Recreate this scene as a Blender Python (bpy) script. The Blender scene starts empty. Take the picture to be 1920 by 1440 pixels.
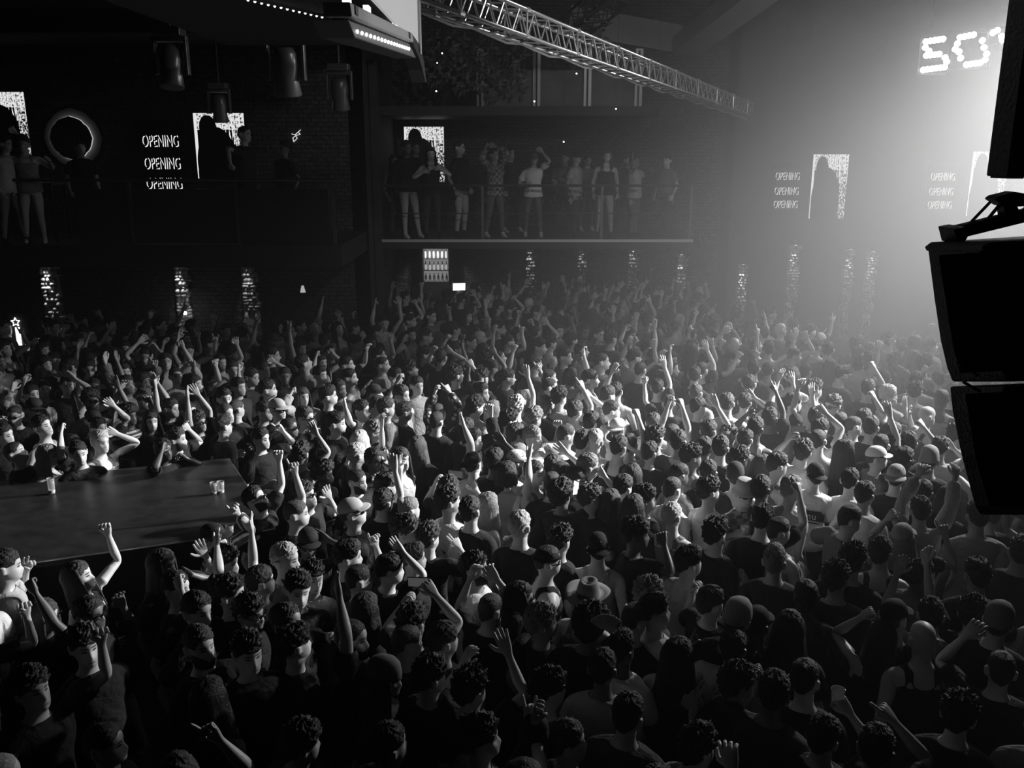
import bpy, math, random
import numpy as np
from mathutils import Vector, Matrix
random.seed(7); RNG = np.random.default_rng(7)
S = bpy.context.scene
COL = S.collection
# ------------------------------------------------------------ camera
F = 1700.0; PITCH = math.radians(14.5); CAMZ = 4.75
cd = bpy.data.cameras.new('camera'); cam = bpy.data.objects.new('camera', cd); COL.objects.link(cam)
cd.sensor_width = 36; cd.lens = 36*F/1920; cd.clip_start = 0.05; cd.clip_end = 200
cam.location = (0, 0, CAMZ); cam.rotation_euler = (math.pi/2-PITCH, 0, 0)
S.camera = cam
S.view_settings.view_transform = 'Standard'; S.view_settings.look = 'None'
S.view_settings.exposure = 0.0; S.view_settings.gamma = 1; S.view_settings.use_curve_mapping = False
cy = S.cycles
cy.use_denoising = True; cy.max_bounces = 4; cy.diffuse_bounces = 2; cy.glossy_bounces = 2
cy.transmission_bounces = 4; cy.volume_bounces = 0; cy.transparent_max_bounces = 6
cy.sample_clamp_indirect = 3.0; cy.caustics_reflective = False; cy.caustics_refractive = False
w = bpy.data.worlds.new('world'); S.world = w; w.use_nodes = True
w.node_tree.nodes['Background'].inputs[0].default_value = (1, 1, 1, 1)
w.node_tree.nodes['Background'].inputs[1].default_value = 0.0004
SP, CP = math.sin(PITCH), math.cos(PITCH)
def ray(px, py):
    u = (px-960)/F; t = (py-720)/F
    return np.array([u, CP-t*SP, -SP-t*CP])          # per unit of depth
def at_z(px, py, z):
    r = ray(px, py); k = (z-CAMZ)/r[2]; return np.array([0, 0, CAMZ])+k*r
def at_y(px, py, y):
    r = ray(px, py); k = y/r[1]; return np.array([0, 0, CAMZ])+k*r
def proj(p):
    d = np.asarray(p, float)-np.array([0, 0, CAMZ]); Z = d[1]*CP-d[2]*SP
    return 960+F*d[0]/Z, 720+F*(-d[1]*SP-d[2]*CP)/Z, Z
# ------------------------------------------------------------ light
def aim(o, tgt):
    d = Vector(tgt)-o.location; o.rotation_euler = d.to_track_quat('-Z', 'Y').to_euler()
def spot(name, loc, tgt, power, ang, blend, rad=0.15):
    l = bpy.data.lights.new(name, 'SPOT'); l.energy = power; l.spot_size = math.radians(ang); l.spot_blend = blend; l.shadow_soft_size = rad
    o = bpy.data.objects.new(name, l); COL.objects.link(o); o.location = loc; aim(o, tgt); return o
def point(name, loc, power, rad=0.1):
    l = bpy.data.lights.new(name, 'POINT'); l.energy = power; l.shadow_soft_size = rad
    o = bpy.data.objects.new(name, l); COL.objects.link(o); o.location = loc; return o
SIGN = np.array((9.6, 18.9, 6.75))
spot('stage_beam', (13.6, 20.5, 8.2), (2.6, 10.4, 1.6), 10500, 44, .85, .35)
spot('side_key', (12.6, 13.5, 7.6), (1.0, 9.7, 1.6), 32000, 30, 1.0, .2)
spot('side_wash', (12.4, 12.5, 7.2), (-2.3, 9.9, 1.6), 10500, 35, 1.0, .2)
point('sign_glow', (8.9, 17.4, 6.3), 60, .5)
spot('tray_fill', (2.6, 4.9, 5.0), (-.8, 6.2, 5.5), 45, 40, .6, .1)  # added spot without a fixture, brightens the white tray
spot('truss_fill', (3.0, 5.0, 7.6), (2.0, 13.5, 6.0), 700, 60, .8, .2)  # added spot aimed along the truss to brighten its metal
# ------------------------------------------------------------ materials
def nodes(name):
    m = bpy.data.materials.new(name); m.use_nodes = True; nt = m.node_tree
    return m, nt, nt.nodes['Principled BSDF']
def N(nt, t, **k):
    n = nt.nodes.new(t)
    for a, b in k.items(): setattr(n, a, b)
    return n
def g3(v): return (v, v, v, 1)
def mat(name, v, rough=0.6, metal=0.0, bump=0.0, scale=40, var=0.0, spec=0.5, coord='Object', det=4):
    m, nt, b = nodes(name)
    b.inputs['Base Color'].default_value = g3(v); b.inputs['Roughness'].default_value = rough
    b.inputs['Metallic'].default_value = metal; b.inputs['Specular IOR Level'].default_value = spec
    if bump or var:
        tc = N(nt, 'ShaderNodeTexCoord'); nz = N(nt, 'ShaderNodeTexNoise'); nz.inputs['Scale'].default_value = scale; nz.inputs['Detail'].default_value = det
        nt.links.new(tc.outputs[coord], nz.inputs['Vector'])
        if bump:
            bp = N(nt, 'ShaderNodeBump'); bp.inputs['Strength'].default_value = bump; bp.inputs['Distance'].default_value = 0.02
            nt.links.new(nz.outputs['Fac'], bp.inputs['Height']); nt.links.new(bp.outputs['Normal'], b.inputs['Normal'])
        if var:
            mr = N(nt, 'ShaderNodeMapRange'); mr.inputs['From Min'].default_value = .3; mr.inputs['From Max'].default_value = .7
            mr.inputs['To Min'].default_value = v*(1-var); mr.inputs['To Max'].default_value = v*(1+var)
            nt.links.new(nz.outputs['Fac'], mr.inputs['Value']); nt.links.new(mr.outputs[0], b.inputs['Base Color'])
    return m
def emit(name, v, s, sampled=False):
    m, nt, b = nodes(name); b.inputs['Base Color'].default_value = g3(0)
    b.inputs['Emission Color'].default_value = g3(v); b.inputs['Emission Strength'].default_value = s
    if not sampled: m.cycles.emission_sampling = 'NONE'
    return m
def math_n(nt, op, a, b=None, c=None):
    n = N(nt, 'ShaderNodeMath', operation=op)
    for i, x in enumerate((a, b, c)):
        if x is None: continue
        if isinstance(x, (int, float)): n.inputs[i].default_value = x
        else: nt.links.new(x, n.inputs[i])
    return n.outputs[0]
def skin_mat(name, v):
    m, nt, b = nodes(name); b.inputs['Roughness'].default_value = .48; b.inputs['Specular IOR Level'].default_value = .45
    at = N(nt, 'ShaderNodeAttribute', attribute_name='rest'); sx = N(nt, 'ShaderNodeSeparateXYZ'); nt.links.new(at.outputs['Vector'], sx.inputs[0])
    ax = math_n(nt, 'ABSOLUTE', sx.outputs[0]); y, z = sx.outputs[1], sx.outputs[2]
    front = math_n(nt, 'LESS_THAN', y, -.055)
    def ell(cx, cz, rx, rz):
        dx = math_n(nt, 'DIVIDE', math_n(nt, 'SUBTRACT', ax, cx), rx); dz = math_n(nt, 'DIVIDE', math_n(nt, 'SUBTRACT', z, cz), rz)
        r = math_n(nt, 'ADD', math_n(nt, 'MULTIPLY', dx, dx), math_n(nt, 'MULTIPLY', dz, dz))
        return math_n(nt, 'MULTIPLY', math_n(nt, 'LESS_THAN', r, 1), front)
    eye = ell(.030, 1.626, .0150, .0066); brow = ell(.031, 1.6485, .0190, .0055); lip = ell(0, 1.5535, .023, .0068); mouth = ell(0, 1.5535, .022, .0020)
    dark = math_n(nt, 'MINIMUM', math_n(nt, 'ADD', math_n(nt, 'ADD', math_n(nt, 'MULTIPLY', eye, .88), math_n(nt, 'MULTIPLY', brow, .85)),
                 math_n(nt, 'ADD', math_n(nt, 'MULTIPLY', lip, .3), math_n(nt, 'MULTIPLY', mouth, .4))), 1)
    nz = N(nt, 'ShaderNodeTexNoise'); nz.inputs['Scale'].default_value = 14; nt.links.new(at.outputs['Vector'], nz.inputs['Vector'])
    base = math_n(nt, 'MULTIPLY_ADD', nz.outputs['Fac'], v*.3, v*.85)
    nt.links.new(math_n(nt, 'MULTIPLY', base, math_n(nt, 'SUBTRACT', 1, dark)), b.inputs['Base Color'])
    return m
SKIN = [skin_mat('skin_pale', .62), skin_mat('skin_fair', .5), skin_mat('skin_tan', .36), skin_mat('skin_brown', .17), skin_mat('skin_dark', .08)]
def cloth(name, v, kind='plain'):
    m, nt, b = nodes(name); b.inputs['Roughness'].default_value = .85; b.inputs['Specular IOR Level'].default_value = .25
    at = N(nt, 'ShaderNodeAttribute', attribute_name='rest')
    nz = N(nt, 'ShaderNodeTexNoise'); nz.inputs['Scale'].default_value = 11; nz.inputs['Detail'].default_value = 5; nz.inputs['Distortion'].default_value = .8
    nt.links.new(at.outputs['Vector'], nz.inputs['Vector'])
    bp = N(nt, 'ShaderNodeBump'); bp.inputs['Strength'].default_value = .75; bp.inputs['Distance'].default_value = .03
    nt.links.new(nz.outputs['Fac'], bp.inputs['Height']); nt.links.new(bp.outputs['Normal'], b.inputs['Normal'])
    b.inputs['Base Color'].default_value = g3(v)
    if kind == 'stripe':
        sx = N(nt, 'ShaderNodeSeparateXYZ'); nt.links.new(at.outputs['Vector'], sx.inputs[0])
        s = math_n(nt, 'GREATER_THAN', math_n(nt, 'SINE', math_n(nt, 'MULTIPLY', sx.outputs[2], 150)), .2)
        nt.links.new(math_n(nt, 'MULTIPLY_ADD', s, .4, v), b.inputs['Base Color'])
    if kind == 'check':
        ck = N(nt, 'ShaderNodeTexChecker'); ck.inputs['Scale'].default_value = 17; nt.links.new(at.outputs['Vector'], ck.inputs['Vector'])
        ck.inputs['Color1'].default_value = g3(v); ck.inputs['Color2'].default_value = g3(v*.35); nt.links.new(ck.outputs['Color'], b.inputs['Base Color'])
    if kind == 'print':
        vz = N(nt, 'ShaderNodeTexVoronoi'); vz.inputs['Scale'].default_value = 13; nt.links.new(at.outputs['Vector'], vz.inputs['Vector'])
        s = math_n(nt, 'LESS_THAN', vz.outputs['Distance'], .38)
        nt.links.new(math_n(nt, 'MULTIPLY_ADD', s, .4, v), b.inputs['Base Color'])
    return m
CLOTH = {'black': cloth('cloth_black', .014), 'dark': cloth('cloth_charcoal', .04), 'grey': cloth('cloth_grey', .16), 'light': cloth('cloth_light_grey', .4),
         'white': cloth('cloth_white', .75), 'striped': cloth('cloth_striped', .05, 'stripe'), 'checked': cloth('cloth_checked', .35, 'check'), 'patterned': cloth('cloth_patterned', .05, 'print'),
         'denim': cloth('cloth_denim', .12), 'shoe': mat('shoe_rubber', .5, .5)}
def hair_mat(name, v):
    m, nt, b = nodes(name); b.inputs['Roughness'].default_value = .6; b.inputs['Specular IOR Level'].default_value = .35
    at = N(nt, 'ShaderNodeTexCoord'); mp = N(nt, 'ShaderNodeMapping'); mp.inputs['Scale'].default_value = (150, 60, 22)
    nt.links.new(at.outputs['Object'], mp.inputs[0]); nz = N(nt, 'ShaderNodeTexNoise'); nz.inputs['Scale'].default_value = 1; nz.inputs['Detail'].default_value = 3
    nz.inputs['Distortion'].default_value = 1.2
    nt.links.new(mp.outputs[0], nz.inputs['Vector'])
    bp = N(nt, 'ShaderNodeBump'); bp.inputs['Strength'].default_value = .9; bp.inputs['Distance'].default_value = .012
    nt.links.new(nz.outputs['Fac'], bp.inputs['Height']); nt.links.new(bp.outputs['Normal'], b.inputs['Normal'])
    nt.links.new(math_n(nt, 'MULTIPLY_ADD', nz.outputs['Fac'], v*1.2, v*.4), b.inputs['Base Color'])
    return m
HAIRM = {'dark': hair_mat('hair_dark', .022), 'brown': hair_mat('hair_brown', .06), 'fair': hair_mat('hair_fair', .25), 'blond': hair_mat('hair_blond', .5), 'grey': hair_mat('hair_grey', .38)}
# ------------------------------------------------------------ body template (rest pose: arms out, facing -Y)
BONES = ['hips', 'spine', 'chest', 'neck', 'head']
for s_ in 'LR':
    BONES += [b+s_ for b in ('clav', 'upper', 'fore', 'hand', 'thigh', 'shin', 'foot')]
    BONES += ['f%d%d%s' % (i, j, s_) for i in range(5) for j in range(3)]
BI = {b: i for i, b in enumerate(BONES)}
JOINT = {'hips': (0, 0, .93), 'spine': (0, 0, 1.06), 'chest': (0, 0, 1.2), 'neck': (0, .012, 1.455), 'head': (0, .012, 1.535)}
for s_, q in (('L', 1), ('R', -1)):
    JOINT.update({'clav'+s_: (q*.03, 0, 1.39), 'upper'+s_: (q*.175, 0, 1.365), 'fore'+s_: (q*.455, 0, 1.365), 'hand'+s_: (q*.70, 0, 1.365),
                  'thigh'+s_: (q*.085, 0, .88), 'shin'+s_: (q*.092, 0, .48), 'foot'+s_: (q*.095, .01, .08)})
def build_template():
    V, W, Fc, FM = [], [], [], []
    def v(p, w): V.append(tuple(p)); W.append(w); return len(V)-1
    def ring(zf, zb, rx, yf, yb, w, sq=1.0):
        r = []
        for k in range(16):
            a = k*math.pi/8; s, c = math.sin(a), math.cos(a)
            s2 = math.copysign(abs(s)**sq, s); c2 = math.copysign(abs(c)**sq, c)
            y = -c2*(yf if c > 0 else yb); z = zf+(zb-zf)*(1-c)/2
            r.append(v((rx*s2, y, z), w))
        return r
    T = [(.86, .165, .105, .125, {'hips': 1}), (.93, .168, .11, .125, {'hips': 1}), (1.0, .155, .112, .11, {'hips': .5, 'spine': .5}),
         (1.08, .140, .108, .10, {'spine': 1}), (1.15, .145, .112, .105, {'spine': .5, 'chest': .5}), (1.22, .160, .12, .112, {'chest': 1}),
         (1.28, .172, .125, .118, {'chest': 1}), (1.33, .178, .12, .12, {'chest': 1}), (1.38, .172, .105, .115, {'chest': 1}), (1.415, .145, .082, .10, {'chest': 1})]
    R = [ring(z, z, rx, yf, yb, w, .88) for z, rx, yf, yb, w in T]
    R.append(ring(1.425, 1.45, .098, .062, .085, {'chest': 1}))
    Hd = [(1.455, 1.485, .064, .048, .068, {'chest': .4, 'neck': .6}), (1.49, 1.52, .057, .046, .066, {'neck': 1}), (1.512, 1.55, .058, .066, .070, {'neck': .4, 'head': .6}),
          (1.520, 1.57, .055, .098, .080, {'head': 1}), (1.538, 1.583, .064, .106, .09, {'head': 1}), (1.556, 1.594, .069, .107, .096, {'head': 1}), (1.576, 1.605, .073, .105, .100, {'head': 1}),
          (1.598, 1.62, .076, .104, .104, {'head': 1}), (1.624, 1.64, .0785, .100, .107, {'head': 1}), (1.650, 1.66, .080, .106, .108, {'head': 1}), (1.682, 1.686, .079, .103, .107, {'head': 1}),
          (1.714, 1.714, .070, .088, .095, {'head': 1}), (1.738, 1.736, .05, .06, .07, {'head': 1}), (1.75, 1.748, .026, .03, .038, {'head': 1})]
    for h in Hd: R.append(ring(*h))
    nb = 11
    def mv(ri, k, dx=0, dy=0, dz=0):
        i = R[nb+ri][k % 16]; x, y, z = V[i]; V[i] = (x+dx, y+dy, z+dz)
    mv(7, 0, dy=-.034, dz=-.008); mv(6, 0, dy=-.016); mv(8, 0, dy=-.010); mv(5, 0, dy=-.004); mv(3, 0, dy=-.006)
    for k, s in ((1, 1), (15, -1)):
        mv(8, k, dy=.021); mv(7, k, dy=.003); mv(9, k, dy=-.004); mv(4, k, dy=.004); mv(7, k, dx=-s*.010)
    for k in (2, 14): mv(7, k, dy=-.006); mv(8, k, dy=.004)
    for k in (4, 12): mv(9, k, dx=.0)
    hole = set()
    for q in (3, 4, 11, 12): hole |= {(6, q), (7, q), (8, q)}
    earq = {(nb+6, 4), (nb+7, 4), (nb+8, 4), (nb+6, 11), (nb+7, 11), (nb+8, 11)}
    for j in range(len(R)-1):
        for k in range(16):
            if (j, k) in hole or (j, k) in earq: continue
            Fc.append((R[j][k], R[j][(k+1) % 16], R[j+1][(k+1) % 16], R[j+1][k])); FM.append(1 if j < 2 else 0)
    # ears
    for col, sg in ((4, 1), (11, -1)):
        rr = [nb+6, nb+7, nb+8, nb+9]
        loop = [R[r][col] for r in rr]+[R[r][(col+1) % 16] for r in reversed(rr)]
        out = []
        for n, i in enumerate(loop):
            x, y, z = V[i]; bk = V[loop[n]][1]
            out.append(v((x+sg*.022, y*1.0+.006, 1.622+(z-1.622)*1.0), {'head': 1}))
        m = len(loop)
        for n in range(m):
            a, b = loop[n], loop[(n+1) % m]; c, d = out[(n+1) % m], out[n]
            Fc.append((a, d, c, b) if sg > 0 else (a, d, c, b)); FM.append(0)
        for n in range(3): Fc.append((out[n], out[n+1], out[6-n], out[7-n])); FM.append(0)
    top = v((0, .004, 1.754), {'head': 1})
    for k in range(16): Fc.append((R[-1][k], R[-1][(k+1) % 16], top)); FM.append(0)
    # arms
    for s_, q in (('L', 1), ('R', -1)):
        km = (lambda k: k) if q > 0 else (lambda k: (16-k) % 16)
        hp = [(9, 3), (9, 4), (9, 5), (8, 5), (7, 5), (6, 5), (6, 4), (6, 3), (7, 3), (8, 3)]
        loop = [R[r][km(k)] for r, k in hp]
        for i in loop: W[i] = {'chest': .55, 'clav'+s_: .45}
        W[R[9][km(4)]] = {'clav'+s_: .7, 'upper'+s_: .3}; W[R[8][km(4)]] = dict(W[R[9][km(4)]])
        ang = [115, 90, 65, 30, -30, -65, -90, -115, -150, 150]   # 0=back(+y) 90=up
        def fan(a, b):
            n = len(a)
            for i in range(n):
                f = (a[i], a[(i+1) % n], b[(i+1) % n], b[i]); Fc.append(f if q < 0 else f[::-1]); FM.append(0)
        prev = loop
        up, fo, ha, cl = 'upper'+s_, 'fore'+s_, 'hand'+s_, 'clav'+s_
        A = [(.205, .060, .066, {cl: .45, up: .55}), (.245, .052, .056, {up: 1}), (.30, .047, .050, {up: 1}), (.37, .043, .046, {up: 1}), (.425, .039, .040, {up: .85, fo: .15}), (.455, .038, .039, {up: .5, fo: .5}),
             (.485, .040, .040, {up: .15, fo: .85}), (.53, .042, .041, {fo: 1}), (.60, .035, .033, {fo: 1}), (.66, .029, .024, {fo: .75, ha: .25}), (.695, .028, .020, {fo: .4, ha: .6})]
        for x, ry, rz, w in A:
            r = [v((q*x, ry*math.cos(math.radians(a)), 1.365+rz*math.sin(math.radians(a))-(.006 if x < .21 else 0)), w) for a in ang]
            fan(prev, r); prev = r
        # palm rings : order top-front..; convert to 5 over 5
        def palm(x, wid, th, w, yo=0, arch=0):
            ys = [-2, -1, 0, 1, 2]
            tp = {y: (q*(x-arch*abs(y)), y*wid/4+yo, 1.365+th/2*(1 if abs(y) < 2 else .7)) for y in ys}; bt = {y: (q*(x-arch*abs(y)), y*wid/4+yo, 1.365-th/2*(1 if abs(y) < 2 else .7)) for y in ys}
            seq = [tp[-1], tp[0], tp[1], tp[2], bt[2], bt[1], bt[0], bt[-1], bt[-2], tp[-2]]
            return [v(p, w) for p in seq]
        p1 = palm(.722, .070, .040, {ha: 1}); fan(prev, p1)
        p2 = palm(.755, .086, .036, {ha: 1})
        for i in range(10):
            if i == 8: continue
            f = (p1[i], p1[(i+1) % 10], p2[(i+1) % 10], p2[i]); Fc.append(f if q < 0 else f[::-1]); FM.append(0)
        p3 = palm(.792, .092, .031, {ha: 1}, arch=.002); fan(p2, p3)
        def tube(base, secs, fi, order_flip):
            pr = base
            for cen, ax, hw, hh, wts in secs:
                ax = np.array(ax)/np.linalg.norm(ax); side = np.cross((0, 0, 1), ax); side /= np.linalg.norm(side); upv = np.cross(ax, side)
                c4 = []
                for a, b in ((1, 1), (-1, 1), (-1, -1), (1, -1)):   # side*a, up*b
                    c4.append(v(np.array(cen)+side*a*hw+upv*b*hh, wts))
                # match to base order by nearest
                bc = [np.array(V[i]) for i in pr]; best = None
                for rot in range(4):
                    for d in (1, -1):
                        o = [c4[(rot+d*i) % 4] for i in range(4)]
                        e = sum(np.linalg.norm((np.array(V[o[i]])-np.mean([V[j] for j in c4], 0))-(bc[i]-np.mean(bc, 0))) for i in range(4))
                        if best is None or e < best[0]: best = (e, o)
                o = best[1]
                for i in range(4): Fc.append((pr[i], pr[(i+1) % 4], o[(i+1) % 4], o[i])); FM.append(0)
                pr = o
            Fc.append(tuple(pr)); FM.append(0)
        T5 = [p3[9], p3[0], p3[1], p3[2], p3[3]]; B5 = [p3[8], p3[7], p3[6], p3[5], p3[4]]
        lens = (.074, .083, .077, .060); spr = (-.13, -.04, .05, .16)
        for i in range(4):
            base = [T5[i], T5[i+1], B5[i+1], B5[i]]
            c = np.mean([V[j] for j in base], 0); L = lens[i]; d = np.array((q*math.cos(spr[i]), math.sin(spr[i]), 0))
            f0, f1, f2 = ('f%d%d%s' % (i, j, s_) for j in range(3))
            JOINT[f0] = tuple(c+d*.004); JOINT[f1] = tuple(c+d*L*.45); JOINT[f2] = tuple(c+d*L*.75)
            hw = .0112
            secs = [(c+d*.012, d, hw, .0115, {f0: .6, ha: .4}), (c+d*L*.36, d, hw*.95, .0105, {f0: 1}), (c+d*L*.45, d, hw*.95, .0105, {f0: .5, f1: .5}), (c+d*L*.54, d, hw*.93, .010, {f1: 1}),
                    (c+d*L*.75, d, hw*.88, .0095, {f1: .5, f2: .5}), (c+d*L, d, hw*.72, .0075, {f2: 1})]
            tube(base, secs, i, 0)
        base = [p1[9], p2[9], p2[8], p1[8]]
        c = np.mean([V[j] for j in base], 0); d = np.array((q*.62, -.75, -.22)); d /= np.linalg.norm(d)
        d2 = np.array((q*.88, -.45, -.1)); d2 /= np.linalg.norm(d2)
        f0, f1, f2 = ('f4%d%s' % (j, s_) for j in range(3))
        JOINT[f0] = tuple(c+d*-.01); JOINT[f1] = tuple(c+d*.035); JOINT[f2] = tuple(c+d*.035+d2*.03)
        secs = [(c+d*.012, d, .016, .014, {f0: .7, ha: .3}), (c+d*.035, d+d2, .0135, .0125, {f0: .5, f1: .5}), (c+d*.035+d2*.028, d2, .0125, .011, {f1: .5, f2: .5}), (c+d*.035+d2*.055, d2, .009, .008, {f2: 1})]
        tube(base, secs, 4, 0)
    # legs
    b0 = R[0]
    mids = [v((0, y, .835), {'hips': 1}) for y in (-.06, 0.005, .07)]
    for s_, q in (('L', 1), ('R', -1)):
        th, sh, ft = 'thigh'+s_, 'shin'+s_, 'foot'+s_
        out = [b0[k if q > 0 else (16-k) % 16] for k in range(9)]
        loop = out+mids[::-1]
        L = [(.79, .088, .093, .085, 0, {th: .6, 'hips': .4}, 1), (.70, .088, .088, .088, 0, {th: 1}, 1), (.58, .090, .072, .075, 0, {th: 1}, 1), (.52, .092, .062, .066, 0, {th: .8, sh: .2}, 1), (.48, .092, .058, .060, 0, {th: .5, sh: .5}, 1),
             (.44, .092, .057, .060, .005, {th: .2, sh: .8}, 1), (.34, .093, .055, .060, .015, {sh: 1}, 1), (.20, .094, .043, .044, .01, {sh: 1}, 1), (.11, .095, .037, .040, .008, {sh: .7, ft: .3}, 1),
             (.075, .095, .042, .060, -.01, {ft: 1}, 2), (.035, .096, .046, .120, -.055, {ft: 1}, 2), (.004, .096, .044, .118, -.055, {ft: 1}, 2)]
        prev = loop
        for z, cx, rx, ry, yo, w, mt in L:
            r = []
            for n in range(12):
                if n < 9: a = n*math.pi/8
                else: a = math.pi+(n-8)*math.pi/4
                r.append(v((q*(cx+rx*math.sin(a)), -ry*math.cos(a)+yo, z), w))
            for n in range(12):
                f = (prev[n], prev[(n+1) % 12], r[(n+1) % 12], r[n]); Fc.append(f[::-1] if q > 0 else f); FM.append(mt)
            prev = r
        Fc.append(tuple(prev) if q < 0 else tuple(prev[::-1])); FM.append(2)
    return V, W, Fc, FM
def make_lods():
    V, W, Fc, FM = build_template()
    me = bpy.data.meshes.new('tmpl'); me.from_pydata(V, [], Fc)
    me.polygons.foreach_set('material_index', FM)
    import bmesh
    bm = bmesh.new(); bm.from_mesh(me); bmesh.ops.recalc_face_normals(bm, faces=bm.faces); bm.to_mesh(me); bm.free()
    ob = bpy.data.objects.new('tmpl', me); COL.objects.link(ob)
    gs = {b: ob.vertex_groups.new(name=b) for b in BONES}
    for i, w in enumerate(W):
        for b, x in w.items(): gs[b].add([i], x, 'REPLACE')
    md = ob.modifiers.new('s', 'SUBSURF')
    lods = []
    for lv in (0, 1, 2):
        md.levels = lv; md.render_levels = lv
        dg = bpy.context.evaluated_depsgraph_get(); dg.update(); ev = ob.evaluated_get(dg); m = ev.to_mesh()
        n = len(m.vertices); co = np.empty(n*3); m.vertices.foreach_get('co', co); co = co.reshape(-1, 3)
        no = np.empty(n*3); m.vertices.foreach_get('normal', no); no = no.reshape(-1, 3)
        WW = np.zeros((n, len(BONES)))
        for vx in m.vertices:
            for g in vx.groups: WW[vx.index, g.group] = g.weight
        WW /= WW.sum(1, keepdims=True)
        nf = len(m.polygons); ls = np.empty(nf, int); lt = np.empty(nf, int); mi = np.empty(nf, int); lv_ = np.empty(len(m.loops), int)
        m.polygons.foreach_get('loop_start', ls); m.polygons.foreach_get('loop_total', lt); m.polygons.foreach_get('material_index', mi); m.loops.foreach_get('vertex_index', lv_)
        faces = [lv_[a:a+b] for a, b in zip(ls, lt)]
        lods.append(dict(co=co, no=no, W=WW, faces=faces, mi=mi)); ev.to_mesh_clear()
    bpy.data.objects.remove(ob); bpy.data.meshes.remove(me)
    return lods
LOD = make_lods()
def sub_mesh(L, keep):
    fs = [f for f, k in zip(L['faces'], keep) if k]
    used = sorted({int(i) for f in fs for i in f}); mp = {o: n for n, o in enumerate(used)}
    nf = [np.array([mp[int(i)] for i in f]) for f in fs]
    cnt = {}
    for f in nf:
        for a, b in zip(f, np.roll(f, -1)): cnt[(min(a, b), max(a, b))] = cnt.get((min(a, b), max(a, b)), 0)+1
    bd = np.zeros(len(used), bool)
    for (a, b), c in cnt.items():
        if c == 1: bd[a] = bd[b] = True
    return np.array(used), nf, bd
def wob(p, s, seed=0):
    x, y, z = p[:, 0]*s+seed, p[:, 1]*s+seed*1.7, p[:, 2]*s
    return (np.sin(x*1.3+1.1*np.sin(z*1.7+y))+np.sin(z*1.9+1.3*np.sin(y*1.5+x))+np.sin(y*2.1+x*.7+np.sin(z)))/3
def garment(L, kind):
    co = L['co']; fc = np.array([co[f].mean(0) for f in L['faces']]); ax = np.abs(fc[:, 0]); z = fc[:, 2]; y = fc[:, 1]
    hem = {'crop': 1.12, 'bikini': 1.17}.get(kind, .872)
    nk = 1.452
    torso = (z > hem) & (z < nk) & (ax < .2)
    slv = {'tee': .36, 'polo': .34, 'long': .68, 'jacket': .68}.get(kind, 0)
    if slv: keep = torso | ((ax >= .17) & (ax < slv))
    else:
        lim = .108 if kind in ('tank', 'crop') else .09
        keep = torso & ~((z > 1.27) & (ax > .165)) & ~((z > 1.33) & (ax > lim)) & ~((z > 1.33) & (ax < .055)) 
        if kind == 'bikini': keep = (z > 1.2) & (z < 1.3) & (ax < .2) | ((z >= 1.3) & (z < nk) & (ax < .09) & (ax > .05))
    keep &= (z < nk) & ((z > 1.0) | (ax < .19))
    idx, nf, bd = sub_mesh(L, keep)
    p = co[idx].copy(); n = L['no'][idx]
    loose = {'tee': .016, 'polo': .014, 'long': .018, 'jacket': .030}.get(kind, .009)
    off = np.full(len(p), loose)
    aw = np.abs(p[:, 0]) > .2
    off += np.where(~aw, np.clip((1.25-p[:, 2])/.4, 0, 1)*.028*(kind not in ('bikini', 'crop')), 0)
    if slv: off += np.where(aw, .010+.01*np.clip((np.abs(p[:, 0])-.25)/.1, 0, 1)*(kind in ('tee', 'polo')), 0)
    off += wob(p, 22, 3)*.006*(kind != 'bikini')
    off = np.maximum(off, .005)
    off[bd & (p[:, 2] > 1.2)] = .004 if not slv else .008
    if slv in (.36, .34): off[bd & aw] = .020
    p += n*off[:, None]
    # smooth the open edges
    nb = {}
    cnt = {}
    for f in nf:
        for a, b in zip(f, np.roll(f, -1)): k_ = (min(a, b), max(a, b)); cnt[k_] = cnt.get(k_, 0)+1
    for (a, b), c_ in cnt.items():
        if c_ == 1: nb.setdefault(a, []).append(b); nb.setdefault(b, []).append(a)
    for it in range(4):
        q = p.copy()
        for a, l_ in nb.items():
            if abs(p[a, 0]) < .2: q[a] = p[a]*.4+.6*np.mean([p[b] for b in l_], 0)
        p = q
    return dict(idx=idx, p=p, rest=p.copy(), W=L['W'][idx], faces=nf)
GARM = {}
def get_garm(lod, kind):
    if (lod, kind) not in GARM: GARM[(lod, kind)] = garment(LOD[lod], kind)
    return GARM[(lod, kind)]
def mk_mesh(name, co, faces, mi=None, rest=None, smooth=True):
    me = bpy.data.meshes.new(name); n = len(co); lt = np.array([len(f) for f in faces], np.int32)
    me.vertices.add(n); me.vertices.foreach_set('co', np.asarray(co, np.float32).ravel())
    lv = np.concatenate(faces).astype(np.int32); me.loops.add(len(lv)); me.loops.foreach_set('vertex_index', lv)
    me.polygons.add(len(faces)); ls = np.concatenate([[0], np.cumsum(lt)[:-1]]).astype(np.int32)
    me.polygons.foreach_set('loop_start', ls)
    if mi is not None: me.polygons.foreach_set('material_index', np.asarray(mi, np.int32))
    if smooth: me.polygons.foreach_set('use_smooth', np.ones(len(faces), bool))
    if rest is not None:
        a = me.attributes.new('rest', 'FLOAT_VECTOR', 'POINT'); a.data.foreach_set('vector', np.asarray(rest, np.float32).ravel())
    me.update(calc_edges=True); return me
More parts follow.
